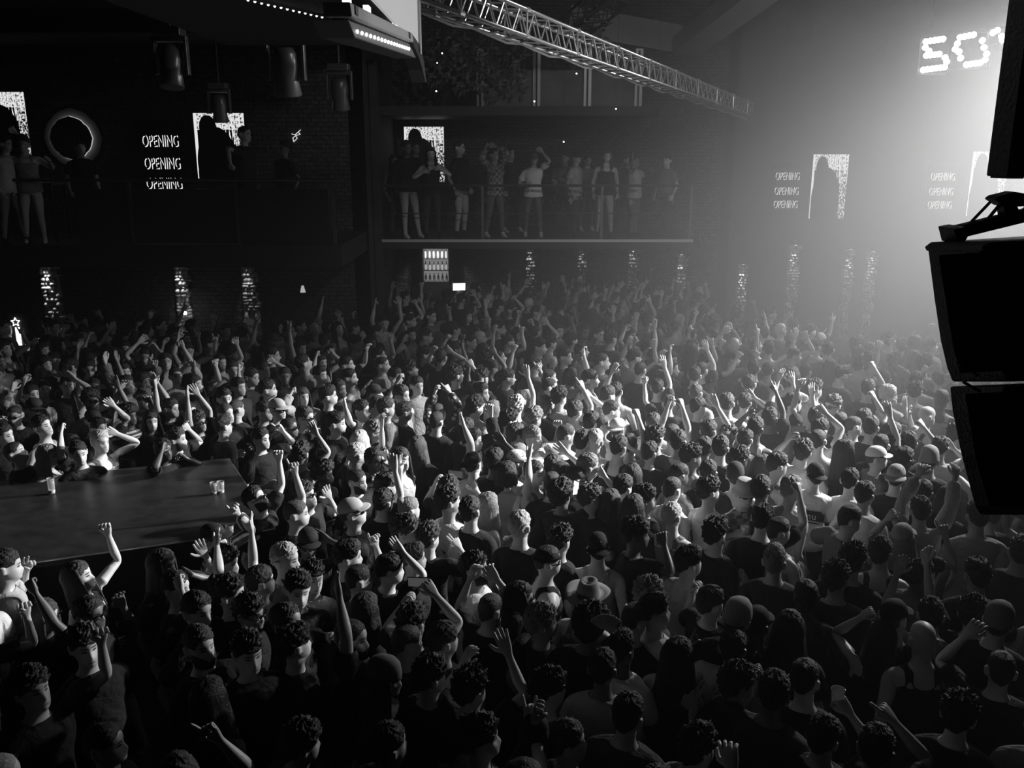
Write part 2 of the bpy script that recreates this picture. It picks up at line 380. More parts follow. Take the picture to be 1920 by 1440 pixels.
# ------------------------------------------------------------ posing
def nrm(v):
    v = np.asarray(v, float); return v/max(1e-9, np.linalg.norm(v))
def rot(axis, deg):
    a = nrm(axis); t = math.radians(deg); c, s = math.cos(t), math.sin(t); K = np.array([[0, -a[2], a[1]], [a[2], 0, -a[0]], [-a[1], a[0], 0]])
    return np.eye(3)+s*K+(1-c)*K@K
def frame(u, n):
    u = nrm(u); n = n-u*np.dot(u, n); n = nrm(n); return np.stack([u, n, np.cross(u, n)], 1)
CURL = {'open': [(8, 6, 4), (4, 4, 3), (4, 4, 3), (8, 6, 4), (-8, 0, 0)], 'relax': [(25, 30, 18), (32, 38, 20), (38, 42, 22), (42, 46, 24), (15, 15, 10)],
        'fist': [(80, 95, 60), (84, 98, 60), (86, 98, 60), (88, 96, 60), (45, 40, 40)], 'point': [(5, 6, 4), (84, 98, 60), (86, 98, 60), (88, 96, 60), (45, 40, 40)],
        'peace': [(4, 5, 4), (4, 5, 4), (86, 98, 60), (88, 96, 60), (45, 40, 40)], 'horns': [(4, 5, 4), (84, 98, 60), (86, 98, 60), (6, 6, 4), (30, 30, 30)],
        'claw': [(15, 35, 25), (12, 38, 25), (18, 42, 28), (25, 45, 28), (10, 15, 15)], 'grip': [(55, 60, 35), (58, 62, 35), (60, 62, 35), (62, 62, 35), (35, 20, 20)]}
def solve_pose(pos, face, sc, arms, lean=(0, 0), head=(0, 0), legs=None):
    """pos: ground point, face: degrees (0 = towards the camera, 90 = towards +X). arms: {'L': spec, 'R': spec}; returns dict bone->(R, t) with x' = R x + t"""
    G = {}
    R0 = rot((0, 0, 1), face); base = np.array(pos, float)
    Sm = sc
    def setb(b, R, jw):   # jw: world position of the bone's joint
        G[b] = (R*Sm, jw-R@np.array(JOINT[b])*Sm)
    def wpt(b, p): return G[b][0]@np.array(p)+G[b][1]
    squat = 0
    setb('hips', R0, base+R0@np.array(JOINT['hips'])*Sm)
    ln = R0@rot((1, 0, 0), lean[0])@rot((0, 1, 0), lean[1])   # + leans forward
    Rh = R0@rot((1, 0, 0), lean[0]*.4)@rot((0, 1, 0), lean[1]*.4)
    setb('spine', Rh, wpt('hips', JOINT['spine'])); setb('chest', ln, wpt('spine', JOINT['chest']))
    hr = ln@rot((0, 0, 1), head[0]*.45)@rot((1, 0, 0), head[1]*.4)
    setb('neck', hr, wpt('chest', JOINT['neck']))
    hr = ln@rot((0, 0, 1), head[0])@rot((1, 0, 0), head[1]); setb('head', hr, wpt('neck', JOINT['head']))
    for s_, q in (('L', 1), ('R', -1)):
        sp = arms.get(s_) or {}
        sh0 = wpt('chest', JOINT['upper'+s_]); out = ln@np.array((q, 0, 0)); fwd = R0@np.array((0, -1, 0)); upv = np.array((0, 0, 1.))
        l1, l2 = .28*Sm, .335*Sm
        tgt = np.array(sp['t'], float)
        lift = np.clip((nrm(tgt-sh0)[2]+.1), 0, 1)*30
        Rc = ln@rot((0, 1, 0), -q*lift)
        setb('clav'+s_, Rc, wpt('chest', JOINT['clav'+s_])); sh = wpt('clav'+s_, JOINT['upper'+s_])
        d = tgt-sh; D = np.linalg.norm(d); Dm = (l1+l2)*.985; Dc = min(max(D, .16*Sm), Dm); u = d/max(D, 1e-6)
        tgt = sh+u*Dc
        ca = (l1*l1+Dc*Dc-l2*l2)/(2*l1*Dc); ca = max(-1, min(1, ca)); h = l1*math.sqrt(1-ca*ca)
        pole = sp.get('pole')
        if pole is None: pole = out*.8+fwd*(.45 if u[2] > .2 else -.3)-upv*.5
        pole = np.array(pole, float); pole = pole-u*np.dot(u, pole); pole = nrm(pole)
        E = sh+u*l1*ca+pole*h
        uu = nrm(E-sh); ff = nrm(tgt-E); n = np.cross(ff, uu)
        if np.linalg.norm(n) < .05: n = np.cross(u, pole)*-1; n = np.cross(-pole, uu)
        n = nrm(n)
        u0 = np.array((q, 0, 0.)); z0 = np.array((0, 0, float(q)))
        A0 = frame(u0, z0); Ru = frame(uu, n)@A0.T; Rf = frame(ff, n)@A0.T
        setb('upper'+s_, Ru, sh)
        # hand
        pn = sp.get('palm'); hd = ff
        if sp.get('hd') is not None: hd = nrm(ff+np.array(sp['hd']))
        if pn is None: pn = fwd+out*-.3
        Hh = frame(hd, np.array(pn, float))@frame(u0, np.array((0, 0, -1.))).T
        # forearm twists halfway towards the hand
        zh = Hh@z0; zf = Rf@z0; zm = nrm(zf*.55+(zh-ff*np.dot(ff, zh))*.45) if np.dot(zf, zh) > -.9 else zf
        Rf2 = frame(ff, zm)@A0.T
        setb('fore'+s_, Rf2, E); wr = E+ff*.245*Sm; setb('hand'+s_, Hh, wr)
        cu = CURL[sp.get('c', 'relax')]
        ax0 = np.cross(u0, (0, 0, -1.))
        for i in range(5):
            par = 'hand'+s_; Rp = Hh; ax = ax0 if i < 4 else nrm(np.array((0, -.35*0, 0))+np.cross(nrm((q*.75, -.6, -.1)), nrm((0, .8, -.6))))
            for j in range(3):
                b = 'f%d%d%s' % (i, j, s_); Rp = Rp@rot(ax, cu[i][j]); setb(b, Rp, wpt(par, JOINT[b])); par = b
    lg = legs or {}
    for s_, q in (('L', 1), ('R', -1)):
        a, k, sd = lg.get(s_, (0, 0, 0))     # thigh forward, knee bend, side
        Rt = R0@rot((0, 1, 0), -q*sd)@rot((1, 0, 0), -a); setb('thigh'+s_, Rt, wpt('hips', JOINT['thigh'+s_]))
        Rs = Rt@rot((1, 0, 0), k); setb('shin'+s_, Rs, wpt('thigh'+s_, JOINT['shin'+s_])); setb('foot'+s_, R0 if lg else Rs, wpt('shin'+s_, JOINT['foot'+s_]))
    return G
def deform(co, W, G):
    M = np.stack([G[b][0] for b in BONES]); T = np.stack([G[b][1] for b in BONES])
    act = np.where(W.max(0) > 0)[0]; out = np.zeros_like(co)
    for b in act:
        w_ = W[:, b:b+1]; s = w_[:, 0] > 0; out[s] += w_[s]*(co[s]@M[b].T+T[b])
    return out
# ------------------------------------------------------------ hair and hats in head space (rest coordinates)
HC = np.array((0, .005, 1.645))
def shell(fn, nu=28, nv=14, keep=None, close=None):
    """lat-long shell around the head centre; fn(theta,phi,dir) -> point; theta 0 = front, phi 0 = top"""
    P, Fs = [], []
    for j in range(nv+1):
        for i in range(nu):
            th = 2*math.pi*i/nu; ph = j/nv
            P.append(fn(th, ph))
    for j in range(nv):
        for i in range(nu):
            a, b = j*nu+i, j*nu+(i+1) % nu; Fs.append(np.array((a, a+nu, b+nu, b)))
    return np.array(P), Fs
def scalp_limit(th, low_back=1.565, brow=1.69):
    f = (1+math.cos(th))/2     # 1 front, 0 back
    side = abs(math.sin(th))
    z = low_back+(brow-low_back)*(f**.8)
    if side > .75 and f > .3: z = min(z, 1.655)
    return z
def head_pt(th, z, off):
    """point on the skull at height z, angle th, pushed out by off"""
    tz = np.array([1.50, 1.556, 1.598, 1.65, 1.682, 1.714, 1.738, 1.754]); rx = np.interp(z, tz, [.055, .066, .073, .077, .076, .067, .048, .0]); yf = np.interp(z, tz, [.06, .104, .102, .103, .10, .084, .057, .0]); yb = np.interp(z, tz, [.065, .085, .098, .106, .104, .092, .067, .0])
    s, c = math.sin(th), math.cos(th)
    p = np.array((rx*s, -(yf if c > 0 else yb)*c, z)); d = nrm(p-np.array((0, .005, 1.62))); return p+d*off
def mk_hair(kind, seed):
    r = random.Random(seed); ph_ = [r.uniform(0, 6.28) for _ in range(8)]
    nu, nv = 52, 24
    nzr = np.random.default_rng(seed)
    jit = nzr.normal(0, 1, (nv+1, nu)); jl = np.convolve(np.tile(nzr.normal(0, 1, nu), 3), [.3, .4, .3], 'same')[nu:2*nu]
    def fn(th, v):
        lb, br, th0, am = {'buzz': (1.575, 1.695, .005, .001), 'short': (1.575, 1.692, .014, .005), 'quiff': (1.58, 1.69, .013, .004), 'curly': (1.57, 1.685, .026, .013), 'afro': (1.56, 1.68, .05, .014),
                           'messy': (1.565, 1.675, .02, .014), 'long': (1.55, 1.685, .014, .004), 'bob': (1.55, 1.68, .02, .004), 'bun': (1.585, 1.69, .009, .002), 'ponytail': (1.585, 1.69, .009, .002)}[kind]
        ii = int(round(th/(2*math.pi)*nu)) % nu; jj = int(round(v*nv))
        zl = scalp_limit(th, lb, br)+.006*jl[ii]+(.004 if kind in ('messy', 'curly', 'afro') else .002)*math.sin(th*7+ph_[5])
        z = 1.753-(1.753-zl)*(v**1.25)
        o = th0*(1-.75*max(0, v-.72)/.28)
        if kind in ('short', 'quiff', 'messy'): o *= 1.15-.45*min(1, v*1.2)
        if kind == 'quiff': o += .022*max(0, math.cos(th))**2*max(0, 1-abs(v-.45)*1.8)
        o += am*(math.sin(th*9+ph_[0]+4*v)*math.sin(v*17+ph_[1]+3*math.sin(th*2))+.6*math.sin(th*17+ph_[2])*math.sin(v*31+ph_[3]))*(.3+.7*min(1, (1-v)*4))
        sh_ = {'buzz': .0006, 'curly': .0055, 'afro': .006, 'messy': .005, 'short': .0028, 'quiff': .003}.get(kind, .0012)
        o += sh_*jit[jj, ii]*(1 if v < .93 else .2)+ (sh_*1.2*abs(math.sin(th*14+ph_[6]+6*v)) if kind in ('short', 'quiff', 'messy') else 0)
        return head_pt(th, z, max(.002, o))
    P, Fs = shell(fn, nu, nv)
    parts = [(P, Fs)]
    def add(Pn, Fn): parts.append((Pn, Fn))
    def blob(c, rad, sq=(1, 1, 1), nu=14, nv=8, wv=.1):
        Pn = []; 
        for j in range(nv+1):
            for i in range(nu):
                t = 2*math.pi*i/nu; f = math.pi*j/nv; q = rad*(1+wv*math.sin(3*t+f*4))
                Pn.append((c[0]+q*sq[0]*math.sin(f)*math.sin(t), c[1]+q*sq[1]*math.sin(f)*math.cos(t), c[2]+q*sq[2]*math.cos(f)))
        add(np.array(Pn), [np.array((j*nu+i, j*nu+(i+1) % nu, (j+1)*nu+(i+1) % nu, (j+1)*nu+i)) for j in range(nv) for i in range(nu)])
    if kind in ('long', 'bob'):
        n, m = 36, 18; z1 = 1.30 if kind == 'long' else 1.52; Pn = []
        for sgn in (1, -1):
            for j in range(m+1):
                for i in range(n+1):
                    a = math.radians(62+236*i/n); v = j/m; z = 1.72-(1.72-z1)*v+.012*math.sin(i*1.9)*v
                    q = .018+.012*math.sin(min(1, v*2)*math.pi/2)+.006*math.sin(i*1.3+ph_[4])*v
                    base = head_pt(a, max(z, 1.598), q)
                    fl = max(0, 1.6-z); s, c = math.sin(a), math.cos(a)
                    base = np.array((base[0]*(1+.35*min(.25, fl)/.25*abs(s)), base[1]+.02*min(fl, .2)/.2*(-c), z)); k = .006*(1 if sgn > 0 else -1)
                    Pn.append(base+np.array((s, -c, 0))*(k+.0025*math.sin(i*3.1+4*v)))
        Fn = []; o = (m+1)*(n+1)
        for j in range(m):
            for i in range(n):
                a = j*(n+1)+i; Fn.append(np.array((a, a+n+1, a+n+2, a+1))); Fn.append(np.array((a+o, a+o+1, a+o+n+2, a+o+n+1)))
        for i in range(n): a = m*(n+1)+i; Fn.append(np.array((a, a+o, a+o+1, a+1)))
        for j in range(m):
            for i in (0, n): a = j*(n+1)+i; Fn.append(np.array((a, a+n+1, a+o+n+1, a+o)))
        add(np.array(Pn), Fn)
    if kind == 'bun': blob((0, .085, 1.745), .036)
    if kind == 'ponytail':
        Pn = []; n, m = 10, 12
        for j in range(m+1):
            v = j/m; c = np.array((0.01*math.sin(v*5), .11+.05*math.sin(v*2.2), 1.70-.26*v*v-.02*v)); q = .026*math.sin(.25+v*2.6)+.004
            for i in range(n): t = 2*math.pi*i/n; Pn.append(c+np.array((math.sin(t)*q, math.cos(t)*q, 0)))
        add(np.array(Pn), [np.array((j*n+i, j*n+(i+1) % n, (j+1)*n+(i+1) % n, (j+1)*n+i)) for j in range(m) for i in range(n)])
    return merge(parts)
def merge(parts):
    P = np.concatenate([p for p, f in parts]); o = 0; Fs = []
    for p, f in parts:
        Fs += [x+o for x in f]; o += len(p)
    return P, Fs
def lathe_o(prof, nu=28, squash=(1, 1), c=(0, .003), wav=None):
    P, Fs = [], []
    for j, (r, z) in enumerate(prof):
        for i in range(nu):
            t = 2*math.pi*i/nu; dz = wav(t, r) if wav else 0
            P.append((c[0]+r*squash[0]*math.sin(t), c[1]-r*squash[1]*math.cos(t), z+dz))
    for j in range(len(prof)-1):
        for i in range(nu): Fs.append(np.array((j*nu+i, j*nu+(i+1) % nu, (j+1)*nu+(i+1) % nu, (j+1)*nu+i)))
    return np.array(P), Fs
def mk_hat(kind):
    sq = (.9, 1.15)
    if kind in ('cap', 'backcap'):
        dome = lathe_o([(.001, 1.768), (.035, 1.764), (.063, 1.751), (.084, 1.727), (.095, 1.70), (.098, 1.672), (.094, 1.672)], 28, sq)
        P, Fs = [], []
        for j in range(5):
            for i in range(13):
                a = math.radians(-62+124*i/12); r = .092+.060*(j/4)*math.cos(a)**.6 if math.cos(a) > 0 else .092
                P.append((r*.9*math.sin(a), .003-r*1.15*math.cos(a), 1.680-.024*(j/4)*math.cos(a)-.012*(math.sin(a)**2)))
        P = np.array(P); Q = P-np.array((0, 0, .005)); n = len(P)
        for j in range(4):
            for i in range(12): a = j*13+i; Fs += [np.array((a, a+1, a+14, a+13)), np.array((a+n, a+n+13, a+n+14, a+n+1))]
        for i in range(12): a = 4*13+i; Fs.append(np.array((a, a+1, a+1+n, a+n)))
        P = np.concatenate([P, Q])
        pts, fs = merge([dome, (P, Fs)])
        if kind == 'backcap':
            pts = pts.copy(); pts[:, 0] *= -1; pts[:, 1] = .006-pts[:, 1]
        return pts, fs
    if kind == 'beanie':
        return lathe_o([(.001, 1.785), (.04, 1.78), (.07, 1.762), (.092, 1.73), (.099, 1.69), (.103, 1.66), (.103, 1.635), (.096, 1.63)], 28, sq)
    if kind == 'bucket':
        return lathe_o([(.001, 1.785), (.06, 1.783), (.082, 1.775), (.088, 1.73), (.096, 1.69), (.098, 1.685), (.122, 1.662), (.138, 1.645), (.136, 1.640), (.12, 1.656), (.094, 1.68)], 28, sq)
    if kind == 'cowboy':
        return lathe_o([(.001, 1.785), (.03, 1.79), (.052, 1.803), (.068, 1.795), (.080, 1.755), (.094, 1.69), (.098, 1.683), (.135, 1.68), (.172, 1.69), (.173, 1.684), (.135, 1.673), (.093, 1.675)], 32, (.92, 1.1),
                       wav=lambda t, r: (.055*abs(math.sin(t))**3*max(0, (r-.11)/.09))-(.02*math.cos(t)**2*max(0, (.06-r)/.06)))
    if kind == 'headband':
        return lathe_o([(.094, 1.665), (.100, 1.66), (.101, 1.68), (.094, 1.685)], 28, sq)
def mk_glasses():
    P, Fs = [], []
    def box(a, b):
        o = len(P)
        for x in (a[0], b[0]):
            for y in (a[1], b[1]):
                for z in (a[2], b[2]): P.append((x, y, z))
        for f in ((0, 1, 3, 2), (4, 6, 7, 5), (0, 4, 5, 1), (2, 3, 7, 6), (0, 2, 6, 4), (1, 5, 7, 3)): Fs.append(np.array([i+o for i in f]))
    for s in (1, -1):
        n = 12; o = len(P)
        for y in (-.112, -.106):
            for i in range(n):
                t = 2*math.pi*i/n; P.append((s*.031+.027*math.cos(t), y+.012*abs(s*.031+.027*math.cos(t))/.03*.6, 1.625+.020*math.sin(t)))
        Fs.append(np.arange(n)+o); Fs.append((np.arange(n)+o+n)[::-1])
        for i in range(n): Fs.append(np.array((o+i, o+(i+1) % n, o+n+(i+1) % n, o+n+i)))
        box((s*.058-.003, -.098, 1.626), (s*.082, -.094, 1.633)); box((s*.079, -.096, 1.626), (s*.084, .01, 1.633))
    box((-.008, -.114, 1.626), (.008, -.110, 1.632))
    return np.array(P, float), Fs
def mk_beard(seed):
    nu, nv = 21, 7; P = []
    for sg in (0, 1):
        for j in range(nv+1):
            for i in range(nu):
                a = math.radians(-88+176*i/(nu-1)); v = j/nv
                zt = 1.578-.018*math.cos(a)**4+.03*math.sin(a)**2; z = zt+(1.512-zt)*v
                o = (.008+.003*math.sin(i*2.1+j*1.7))*(1 if 0 < i < nu-1 else .2)*(1 if j else .2) if sg == 0 else -.004
                s, c = math.sin(a), math.cos(a); rx = np.interp(z, [1.50, 1.53, 1.556, 1.6], [.05, .062, .068, .073]); yf = np.interp(z, [1.50, 1.52, 1.54, 1.6], [.085, .10, .106, .103])
                P.append(((rx+o)*s, -(yf+o)*c, z-(.006 if v == 1 else 0)))
    P = np.array(P); Fs = []
    for j in range(nv):
        for i in range(nu-1):
            a = j*nu+i
            if j < 2 and 8 <= i <= 11: continue
            Fs.append(np.array((a, a+1, a+nu+1, a+nu)))
    return P, Fs
HAIRS = {}
for kd, n in (('buzz', 1), ('short', 3), ('quiff', 2), ('curly', 2), ('afro', 1), ('messy', 2), ('long', 2), ('bob', 1), ('bun', 1), ('ponytail', 1)):
    HAIRS[kd] = []
    for i in range(n):
        P, Fs = mk_hair(kd, hash(kd) % 97+i if False else sum(map(ord, kd))+i)
        HAIRS[kd].append(mk_mesh('hair_'+kd, P, Fs))
HATS = {k: mk_mesh(k, *mk_hat(k)) for k in ('cap', 'backcap', 'beanie', 'bucket', 'cowboy', 'headband')}
GLASSES = mk_mesh('glasses', *mk_glasses(), smooth=False); BEARD = mk_mesh('beard', *mk_beard(1))
M_GL = mat('lens_black', .01, .08, spec=.8)
# ------------------------------------------------------------ helpers
import bmesh
class MB:
    def __init__(s): s.V = []; s.F = []; s.mi = []
    def add(s, P, Fs, mi=0):
        o = len(s.V); s.V += [tuple(p) for p in P]; s.F += [tuple(int(i)+o for i in f) for f in Fs]; s.mi += [mi]*len(Fs)
    def box(s, c, size, R=None, mi=0):
        x, y, z = [a/2 for a in size]; P = np.array([(i*x, j*y, k*z) for i in (-1, 1) for j in (-1, 1) for k in (-1, 1)])
        if R is not None: P = P@np.asarray(R).T
        s.add(P+np.array(c), [(0, 1, 3, 2), (4, 6, 7, 5), (0, 4, 5, 1), (2, 3, 7, 6), (0, 2, 6, 4), (1, 5, 7, 3)], mi)
    def b2(s, a, b, mi=0): s.box([(a[i]+b[i])/2 for i in range(3)], [abs(b[i]-a[i]) for i in range(3)], None, mi)
    def tube(s, a, b, r, n=8, r2=None, mi=0, cap=True):
        a, b = np.array(a, float), np.array(b, float); d = b-a; d /= np.linalg.norm(d); u = np.cross(d, (0, 0, 1.) if abs(d[2]) < .9 else (1., 0, 0)); u /= np.linalg.norm(u); v = np.cross(d, u)
        r2 = r if r2 is None else r2; P = []
        for q, rr in ((a, r), (b, r2)):
            for i in range(n): t = 2*math.pi*i/n; P.append(q+u*rr*math.cos(t)+v*rr*math.sin(t))
        Fs = [(i, (i+1) % n, n+(i+1) % n, n+i) for i in range(n)]
        if cap: Fs += [tuple(range(n))[::-1], tuple(range(n, 2*n))]
        s.add(P, Fs, mi)
    def sphere(s, c, r, n=8, m=6, mi=0, sq=(1, 1, 1)):
        P = [(c[0]+r*sq[0]*math.sin(math.pi*j/m)*math.cos(2*math.pi*i/n), c[1]+r*sq[1]*math.sin(math.pi*j/m)*math.sin(2*math.pi*i/n), c[2]+r*sq[2]*math.cos(math.pi*j/m)) for j in range(m+1) for i in range(n)]
        s.add(P, [(j*n+i, (j+1)*n+i, (j+1)*n+(i+1) % n, j*n+(i+1) % n) for j in range(m) for i in range(n)], mi)
    def prism(s, poly, y0, y1, mi=0, axis='y'):
        n = len(poly)
        f = {'y': lambda p, y: (p[0], y, p[1]), 'x': lambda p, y: (y, p[0], p[1]), 'z': lambda p, y: (p[0], p[1], y)}[axis]
        s.add([f(p, y0) for p in poly]+[f(p, y1) for p in poly], [tuple(range(n)), tuple(range(n, 2*n))[::-1]]+[(i, n+i, n+(i+1) % n, (i+1) % n) for i in range(n)], mi)
    def build(s, name, m, parent=None, smooth=False, bev=0, fixn=True):
        me = bpy.data.meshes.new(name); me.from_pydata(s.V, [], s.F)
        for mm in (m if isinstance(m, (list, tuple)) else [m]): me.materials.append(mm)
        me.polygons.foreach_set('material_index', s.mi)
        if fixn:
            bm = bmesh.new(); bm.from_mesh(me); bmesh.ops.remove_doubles(bm, verts=bm.verts, dist=1e-6); bmesh.ops.recalc_face_normals(bm, faces=bm.faces); bm.to_mesh(me); bm.free()
        if smooth: me.polygons.foreach_set('use_smooth', [True]*len(me.polygons))
        o = bpy.data.objects.new(name, me); COL.objects.link(o); o.parent = parent
        if bev: md = o.modifiers.new('b', 'BEVEL'); md.width = bev; md.segments = 2; md.limit_method = 'ANGLE'
        return o
def tag(o, label, cat, group=None):
    o['label'] = label; o['category'] = cat
    if group: o['group'] = group
    return o
def empty(name, loc, label, cat, group=None, rz=0):
    o = bpy.data.objects.new(name, None); COL.objects.link(o); o.location = loc; o.rotation_euler = (0, 0, rz); o.empty_display_size = .1
    return tag(o, label, cat, group)
def struct(o): o['kind'] = 'structure'; return o
def reroot(o, root):   # geometry written in world coordinates, hung under a root
    o.parent = root; o.matrix_parent_inverse = root.matrix_basis.inverted(); return o
# ------------------------------------------------------------ places
YL, YM, YR = 17.3, 21.9, 22.7          # back walls: left wing, middle, right
XA, XB = -2.75, 5.2
FL_L, FL_M = 3.26, 3.0                 # balcony floors
EDGE_L, EDGE_M = 14.7, 18.2            # balcony edges
BAR_Z = 1.35; BARP = [(-6.9, 6.02), (-2.2, 7.81), (-3.22, 9.77), (-7.8, 8.25)]   # near left, near right, far right, far left
def in_bar(x, y, g):
    n_ = len(BARP)
    for i in range(n_):
        (x0, y0), (x1, y1) = BARP[i], BARP[(i+1) % n_]; L_ = math.hypot(x1-x0, y1-y0)
        if ((x1-x0)*(y-y0)-(y1-y0)*(x-x0))/L_ < -g: return False
    return True
def BALC_FLOOR(y): return FL_L if y < 17 else FL_M
def back_limit(x):
    if x < -2.3: return 16.6
    if x < 4.2: return 20.9
    if x < 5.6: return 19.0-(x-4.2)*2.2
    return 15.5-(x-5.6)*.15
M_FLOOR = mat('floor_resin', .03, .5, bump=.1, scale=4, var=.3)
M_CEIL = mat('ceiling_paint', .035, .9, bump=.3, scale=3, var=.2)
M_WALL = mat('wall_plaster_dark', .03, .85, bump=.5, scale=5, var=.3)
M_BLACK = mat('black_paint', .012, .6, bump=.2, scale=30); M_BLK2 = mat('black_metal', .03, .4, metal=.6)
M_STEEL = mat('truss_aluminium', .75, .32, metal=.85); M_DARKST = mat('rail_steel', .12, .35, metal=.8)
def stone():
    m, nt, b = nodes('stone_blocks'); tc = N(nt, 'ShaderNodeTexCoord'); mp = N(nt, 'ShaderNodeMapping'); nt.links.new(tc.outputs['Object'], mp.inputs[0]); mp.inputs['Rotation'].default_value = (math.pi/2, 0, 0)
    br = N(nt, 'ShaderNodeTexBrick'); br.inputs['Scale'].default_value = 3.2; br.inputs['Mortar Size'].default_value = .03; br.inputs['Color1'].default_value = g3(.07); br.inputs['Color2'].default_value = g3(.04); br.inputs['Mortar'].default_value = g3(.02)
    nt.links.new(mp.outputs[0], br.inputs['Vector']); nz = N(nt, 'ShaderNodeTexNoise'); nz.inputs['Scale'].default_value = 9; nt.links.new(tc.outputs['Object'], nz.inputs['Vector'])
    bp = N(nt, 'ShaderNodeBump'); bp.inputs['Strength'].default_value = 1; bp.inputs['Distance'].default_value = .06; nt.links.new(math_n(nt, 'ADD', br.outputs['Fac'], nz.outputs['Fac']), bp.inputs['Height'])
    nt.links.new(bp.outputs['Normal'], b.inputs['Normal']); nt.links.new(br.outputs['Color'], b.inputs['Base Color']); b.inputs['Roughness'].default_value = .85; return m
def thin_glass(name, k):
    m, nt, b = nodes(name); b.inputs['Base Color'].default_value = g3(.75); b.inputs['Roughness'].default_value = .12; b.inputs['Specular IOR Level'].default_value = 1
    mx = N(nt, 'ShaderNodeMixShader'); tr = N(nt, 'ShaderNodeBsdfTransparent'); mx.inputs[0].default_value = k; nt.links.new(tr.outputs[0], mx.inputs[1]); nt.links.new(b.outputs[0], mx.inputs[2])
    nt.links.new(mx.outputs[0], nt.nodes['Material Output'].inputs['Surface']); return m
M_STONE = stone(); M_ROCK = mat('rough_stone', .34, .8, bump=.8, scale=14, var=.4)
def B(name, a, b, m, **k): q = MB(); q.b2(a, b); return struct(q.build(name, m, **k))
B('floor', (-13, -1, -.2), (15, 25.5, 0), M_FLOOR)
B('ceiling', (-13, -1, 9.0), (15, 25.5, 9.2), M_CEIL)
B('wall_left', (-13.2, -1, 0), (-13, 25.5, 9), M_WALL); B('wall_right', (15, -1, 0), (15.2, 25.5, 9), M_WALL); B('wall_near', (-13, -1.2, 0), (15, -1, 9), M_BLACK)
B('wall_back_left', (-13, YL, 0), (XA, YL+.25, 9), M_STONE); B('wall_back_middle', (XA, YM, 0), (XB, YM+.25, 9), M_STONE); B('wall_back_right', (XB, YR, 0), (15, YR+.25, 9), M_BLACK)
B('wall_return_left', (XA-.25, YL, 0), (XA, YM, 9), M_WALL); B('wall_return_right', (XB-.25, YM, 0), (XB, YR, 9), M_WALL)
B('trim_1', (-13, EDGE_L, FL_L-.36), (XA, YL, FL_L), M_BLACK)['label'] = 'dark floor slab of the left balcony'
B('trim_2', (XA+.05, EDGE_M, FL_M-.17), (3.75, YM, FL_M), M_BLACK)['label'] = 'dark floor slab of the middle balcony'
B('trim_3', (XA+.05, EDGE_M-.03, FL_M-.035), (3.6, EDGE_M+.0, FL_M+.02), mat('edge_metal', .55, .4, metal=.5))['label'] = 'pale metal edge strip of the middle balcony'
# upper gallery behind, soffit, beams
B('ceiling_soffit', (-13, 8.4, 6.55), (-1.6, YL, 6.75), M_CEIL)
B('trim_4', (XA+.05, 19.2, 5.42), (3.0, YM, 5.6), M_BLACK)['label'] = 'dark upper gallery slab'
for k, (x0, y0, x1, y1, z) in enumerate([(-13, 12.8, -1.6, 13.1, 6.25), (1.2, 9, 1.6, 21.9, 8.5), (4.6, 12, 5.0, 24, 8.4)]): B('trim_%d' % (5+k), (x0, y0, z), (x1, y1, z+.35), M_CEIL)
# sloping ceiling beams that catch the haze
def beam(n, a, b, w_, h):
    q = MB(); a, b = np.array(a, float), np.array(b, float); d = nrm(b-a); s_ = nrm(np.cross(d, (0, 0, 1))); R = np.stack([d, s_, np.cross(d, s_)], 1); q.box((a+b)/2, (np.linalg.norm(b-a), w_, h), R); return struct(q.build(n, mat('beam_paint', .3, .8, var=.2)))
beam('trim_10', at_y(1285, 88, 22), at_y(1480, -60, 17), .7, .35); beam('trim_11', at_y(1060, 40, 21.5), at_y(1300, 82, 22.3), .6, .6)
# gallery fascia panels
for i, px_ in enumerate((905, 1010, 1105, 1200)):
    p = at_y(px_, 178, 19.25); q = MB(); q.b2((p[0]-.03, p[1]-.08, 5.6), (p[0]+.03, p[1], 6.7)); q.b2((p[0]-.12, p[1]-.08, 5.6), (p[0]-.07, p[1], 6.7)); q.b2((p[0]-.12, p[1]-.07, 6.66), (p[0]+.03, p[1]-.01, 6.7)); tag(q.build('gallery_post', M_DARKST), ['first', 'second', 'third', 'fourth'][i]+' thin double post of the unlit upper gallery from the left', 'post', 'upper gallery posts')
q = MB(); q.b2((at_y(905, 178, 19.3)[0], 19.28, 5.602), (at_y(1200, 178, 19.3)[0], 19.31, 6.3)); tag(q.build('parapet', mat('panel_grey', .12, .7, var=.3, scale=2)), 'dim grey parapet along the upper gallery', 'parapet')
